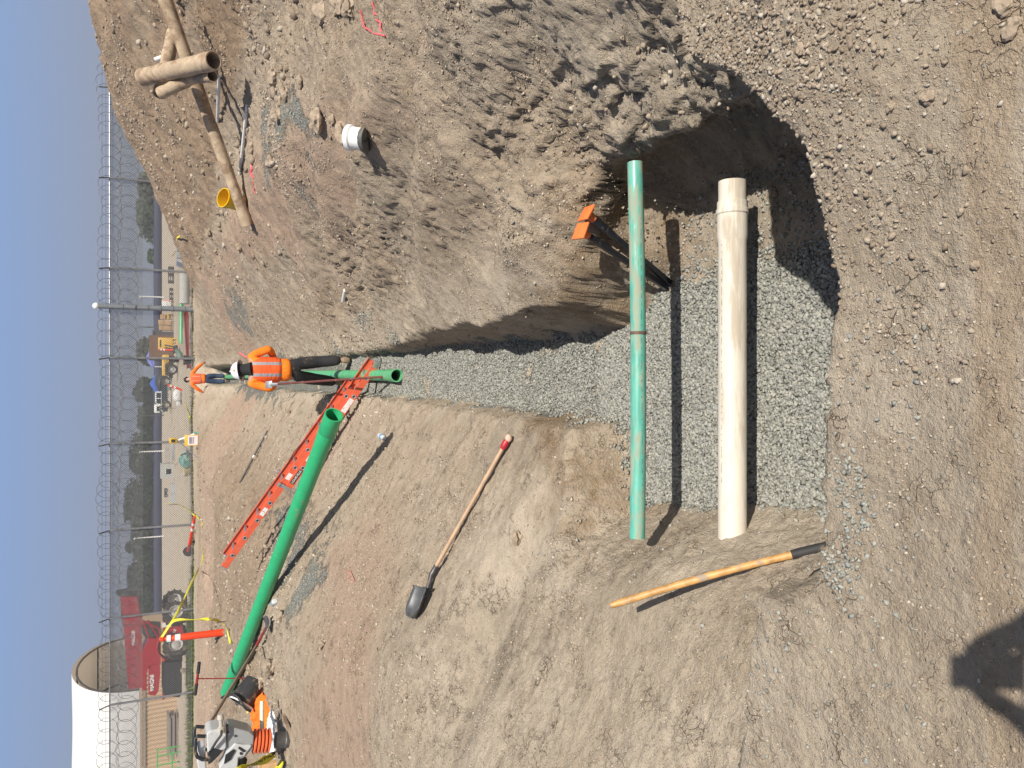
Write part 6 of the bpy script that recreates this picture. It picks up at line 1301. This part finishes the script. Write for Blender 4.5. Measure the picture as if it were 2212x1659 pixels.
def cloth_heap(px, py, w, d, h, mat, name, label, seed):
    p = hit(px, py); n_ = 44; mb = MB(); u, v = np.meshgrid(np.linspace(-1, 1, n_), np.linspace(-1, 1, n_)); r_ = np.sqrt(u*u+v*v); X = p.x+u*w*(1+.12*fb(u*2, v*2, f=1, o=3, s=seed)); Yv_ = p.y+v*d*(1+.15*fb(u*2+5, v*2, f=1, o=3, s=seed))
    Z = np.maximum(0, 1-r_**2*.9)*h*(.7+.9*np.abs(fb(u*2.2, v*2.2, f=1.2, o=3, s=seed+1)))+H(X, Yv_)+.01; Z = np.where(r_ > 1.02, H(X, Yv_)-.03, Z)
    vs = np.stack([X, Yv_, Z], -1).reshape(-1, 3).tolist(); fs = [(j*n_+i, j*n_+i+1, (j+1)*n_+i+1, (j+1)*n_+i) for j in range(n_-1) for i in range(n_-1)]; mb.add(vs, fs); o = solo(mb, name, mat, label, name.replace('_', ' ')); o.modifiers.new('s', 'SOLIDIFY').thickness = .004; return o
cloth_heap(575, 1548, .30, .34, .17, m_hio, 'orange_garment', 'crumpled orange work shirt heaped between the black bucket and the rammer', 31)
cloth_heap(592, 1563, .17, .14, .07, m_ltw, 'white_rag', 'crumpled white plastic bag at the edge of the orange shirt', 35)
cloth_heap(592, 1618, .12, .10, .05, m_ltw, 'white_rag', 'small white rag on the ground left of the rammer cylinder', 38)
a = P(566, 1515, Y=bp_.y+.35); c = P(566, 1576, Y=bp_.y+.2); mb = MB(); d_ = (c-a).normalized(); mb.tube([a, c], .024, 12); solo(mb, 'white_tube', M('cream_tube', (.72, .66, .52), .5), 'cream white tube lying over the orange shirt', 'tube')
p = hit(*z6(1235, 1620)); mb = MB(); mb.prism([(-.03, 0), (.05, 0), (.05, .22), (-.03, .22)], p+Vector((0, 0, -.02)), (1, 0, 0), (0, 0, 1), (0, -1, 0), .07); mb.box(p+Vector((.01, 0, .2)), (.09, .08, .02)); solo(mb, 'wooden_peg', M('fresh_timber', (.62, .38, .18), .7, var=.12), 'short fresh timber peg at the foot of the picture beside the rammer', 'peg', smooth=False)
# probe with T handle
p = hit(*z6(950, 552)); tp_ = P(426, 1466, Y=p.y); t = thing('soil_probe', 'thin red steel probe with a black gripped cross handle standing by the green pipe end', 'probe', p, world=True)
mb = MB(); mb.tube([p-Vector((0, 0, .1)), tp_], .0085, 8); mb.build('rod', M('probe_red', (.26, .02, .02), .5), t); hx = P(430, 1431, Y=p.y-.05)-P(421, 1502, Y=p.y+.05); hx.normalize(); hl = .24
mb = MB(); mb.tube([tp_-hx*.09, tp_+hx*.09], .017, 10); mb.build('cross_tube', M('probe_red'), t)
for s_ in (-1, 1): mb = MB(); mb.tube([tp_+hx*(s_*.08), tp_+hx*(s_*hl)], [.024, .022], 12); mb.build('grip', m_rub, t)
# second long shovel, leaning over
a = P(450, 1568, Y=bp_.y+.25); c = hit(570, 1392)+Vector((0, 0, .09)); e_ = hit(586, 1350)+Vector((0, 0, .05)); f2 = hit(602, 1330)+Vector((0, 0, .03))
t = thing('dirty_shovel', 'long dirty shovel with a red socket leaning from the ground onto the rammer', 'shovel', e_, world=True); mb = MB(); mb.tube([a.lerp(c, i/8) for i in range(9)], .019, 12); mb.build('handle', M('grimy_wood', (.24, .18, .13), .75, dirt=.3), t)
mb = MB(); mb.tube([c-(c-a).normalized()*.05, c, c.lerp(e_, .6), e_], [.021, .022, .019, .015], 12); mb.build('socket', M('dirty_red_paint', (.28, .035, .03), .6, dirt=.4), t)
d1 = (f2-e_).normalized(); s1 = d1.cross(Vector((0, 0, 1))).normalized(); mb = MB(); vs = []; fs = []
for j in range(7):
    for i in range(7): u = i/3-1; v = j/6; vs.append(e_+d1*(.26*v)+s1*(.10*u*(1-.3*v**3))+Vector((0, 0, .03*u*u+.02)))
for j in range(6):
    for i in range(6): k = j*7+i; fs.append((k, k+1, k+8, k+7))
mb.add(vs, fs); o = mb.build('blade', m_darksteel, t); o.modifiers.new('s', 'SOLIDIFY').thickness = .004
# caution tapes
m_tape, nt, bb = newmat('caution_tape'); bb.inputs['Base Color'].default_value = (.66, .60, .03, 1); bb.inputs['Roughness'].default_value = .4
def tape(pts, label, w=.055, txt=None, sagz=0.0):
    pts = [Vector(p) for p in pts]; full = []
    for i in range(len(pts)-1):
        for k in range(7):
            q = pts[i].lerp(pts[i+1], k/7); full.append(q)
    full.append(pts[-1])
    for _ in range(3): full = [full[0]]+[(full[i-1]+full[i]*2+full[i+1])/4 for i in range(1, len(full)-1)]+[full[-1]]
    mb = MB(); vs = []; fs = []
    for i, q in enumerate(full):
        tg = (full[min(i+1, len(full)-1)]-full[max(i-1, 0)]).normalized(); side = tg.cross(Vector((math.sin(i*.35)*.9, -1, .4+.5*math.cos(i*.27)))).normalized(); g = Hz(q.x, q.y)+.015
        a = q+side*w/2; b_ = q-side*w/2; a.z = max(a.z, g); b_.z = max(b_.z, g); vs += [a, b_]
        if i: k = 2*i; fs.append((k-2, k-1, k+1, k))
    mb.add(vs, fs); o = mb.build('caution_tape', m_tape, None); centred(o); o.modifiers.new('s', 'SOLIDIFY').thickness = .0015; tag(o, label, 'tape', 'yellow caution tapes'); return o, full
def G(f, x, y, dz=.03): q = hit(*f(x, y)); q.z += dz; return q
tape([DT, DT+Vector((.35, 0, -.22)), P(*z5(1450, 45), Y=DT.y-.3), P(*z5(1600, 35), Y=DT.y-.8), G(z5, 1740, 60), G(z5, 1810, 130), G(z5, 1840, 300)], 'yellow tape hanging from the upright delineator down to the ground')
tape([DT, DT.lerp(P(*z4(1250, 1100), Y=DT.y+2), .45)+Vector((0, 0, -.05)), P(*z4(1250, 1100), Y=DT.y+2.5), P(*z4(1370, 870), Y=24), P(*z4(1405, 650), Y=25.5), G(z4, 1390, 440), G(z4, 1330, 370), DT2], 'long sagging yellow tape running between the two orange delineators')
tape([DT2, G(z4, 1230, 300), G(z4, 1140, 225, .2), G(z4, 1090, 215, .5), G(z4, 1000, 235, .3)], 'yellow tape trailing off beyond the fallen delineator')
tape([G(z2, 1040, 670, .2), P(*z2(960, 770), Y=36), P(*z2(905, 840), Y=40), P(*z2(875, 865), Y=42)], 'yellow tape strip crossing the white wrapped slab')
tape([G(z3, 1085, 600, .1), G(z3, 1085, 700, .25), G(z3, 1090, 800, .1), G(z3, 1080, 940, .1)], 'thin yellow tape lying along the fence foot right of the tripod', .05)
tape([G(z3, 860, 720, .3), G(z3, 900, 690, .9), G(z3, 940, 690, .5), G(z3, 930, 850, .2), G(z3, 905, 930, .2)], 'yellow tape looped loosely on the yard behind the fence', .06)
tape([G(z3, 1010, 1150, .2), G(z3, 940, 1230, .3), G(z3, 880, 1320, .3)], 'yellow tape strand in front of the concrete block', .05)
o, full = tape([RP(1235, 1480, .1)+Vector((0, 0, .02)), RP(1100, 1550, .0), RP(900, 1620, -.1), RP(760, 1690, -.2)], 'yellow tape with black Spanish and English lettering at the rammer foot', .085)
q0, q1 = full[0], full[-1]; tg = (q0-q1).normalized(); nrm = Vector((0, -1, .35)).normalized(); upv = nrm.cross(tg).normalized(); nrm = tg.cross(upv)
tt = text_mesh('CUIDADO / CONSTRUCTION AREA', .055, m_print, 'tape_lettering', None, q0.lerp(q1, .5)+Vector((0, -.03, .015)), tg, upv, bold=.0012); tt.parent = o; tt.location = Vector(tt.location)-o.location
tape([G(z6, 1340, 1560, .03), G(z6, 1350, 1640, .08), G(z6, 1290, 1659, .1)], 'loose curl of yellow tape beside the timber peg', .06)
tape([G(z6, 900, 880, .04), G(z6, 920, 960, .04)], 'scrap of yellow tape behind the orange shirt', .05)
# smoke haze over the whole site: a closed box with the sky outside it
mb = MB(); mb.box((0, 395, 10), (640, 830, 26)); hz_o = mb.build('haze', None, None, smooth=False); hz_o.data.materials.clear()
hm, nt, bb = newmat('haze_air'); nt.nodes.remove(bb); pv = nd(nt, 'ShaderNodeVolumePrincipled'); pv.inputs['Density'].default_value = 0.0007; pv.inputs['Color'].default_value = (.80, .83, .90, 1); pv.inputs['Anisotropy'].default_value = 0.2
nt.links.new(pv.outputs[0], nt.nodes['Material Output'].inputs['Volume']); hz_o.data.materials.append(hm); tag(hz_o, 'thin pale smoky haze hanging over the whole site', 'haze', kind='stuff')
# notable rocks
rocks = [(595, 170, .11), (618, 200, .09), (606, 222, .07), (650, 175, .06), (700, 25, .11), (735, 12, .09), (760, 20, .08), (545, 318, .10), (592, 350, .12), (690, 262, .10), (745, 290, .10), (720, 262, .05), (520, 535, .10), (455, 505, .12), (470, 540, .09), (600, 250, .09), (2003, 212, .018), (1925, 232, .013), (2172, 14, .022), (2190, 62, .024), (2110, 575, .012), (1730, 110, .016), (1120, 1165, .05), (590, 1440, .12), (570, 1478, .11), (540, 1445, .07), (610, 1330, .07), (700, 1390, .06)]
m_rk = M('soil_rock', (.34, .27, .20), .95, var=.2, dscale=8, bump=1.0, bscale=18)
lab_ = {0: 'brown soil coated rock on the stony far right bank', 1: 'pale brown stone half sunk at the near right rim', 2: 'large brown clod on the left bank near the pipe end', 3: 'brown lump of earth at the tail of the spoil heap'}
for k, (px, py, r_) in enumerate(rocks):
    p = hit(px, py); mb = MB(); mb.blob(p+Vector((0, 0, r_*.2)), r_*.85, .42, 3, 60+k, (1.15, .95, .72)); o = mb.build('rock', m_rk, None, ang=14); centred(o)
    g = 1 if px > 1500 else (2 if py > 1000 else (3 if px < 525 and py > 490 else 0)); tag(o, lab_[g], 'rock', ['rocks on the far right bank', 'stones on the near rim', 'clods on the left bank', 'lumps at the heap tail'][g])
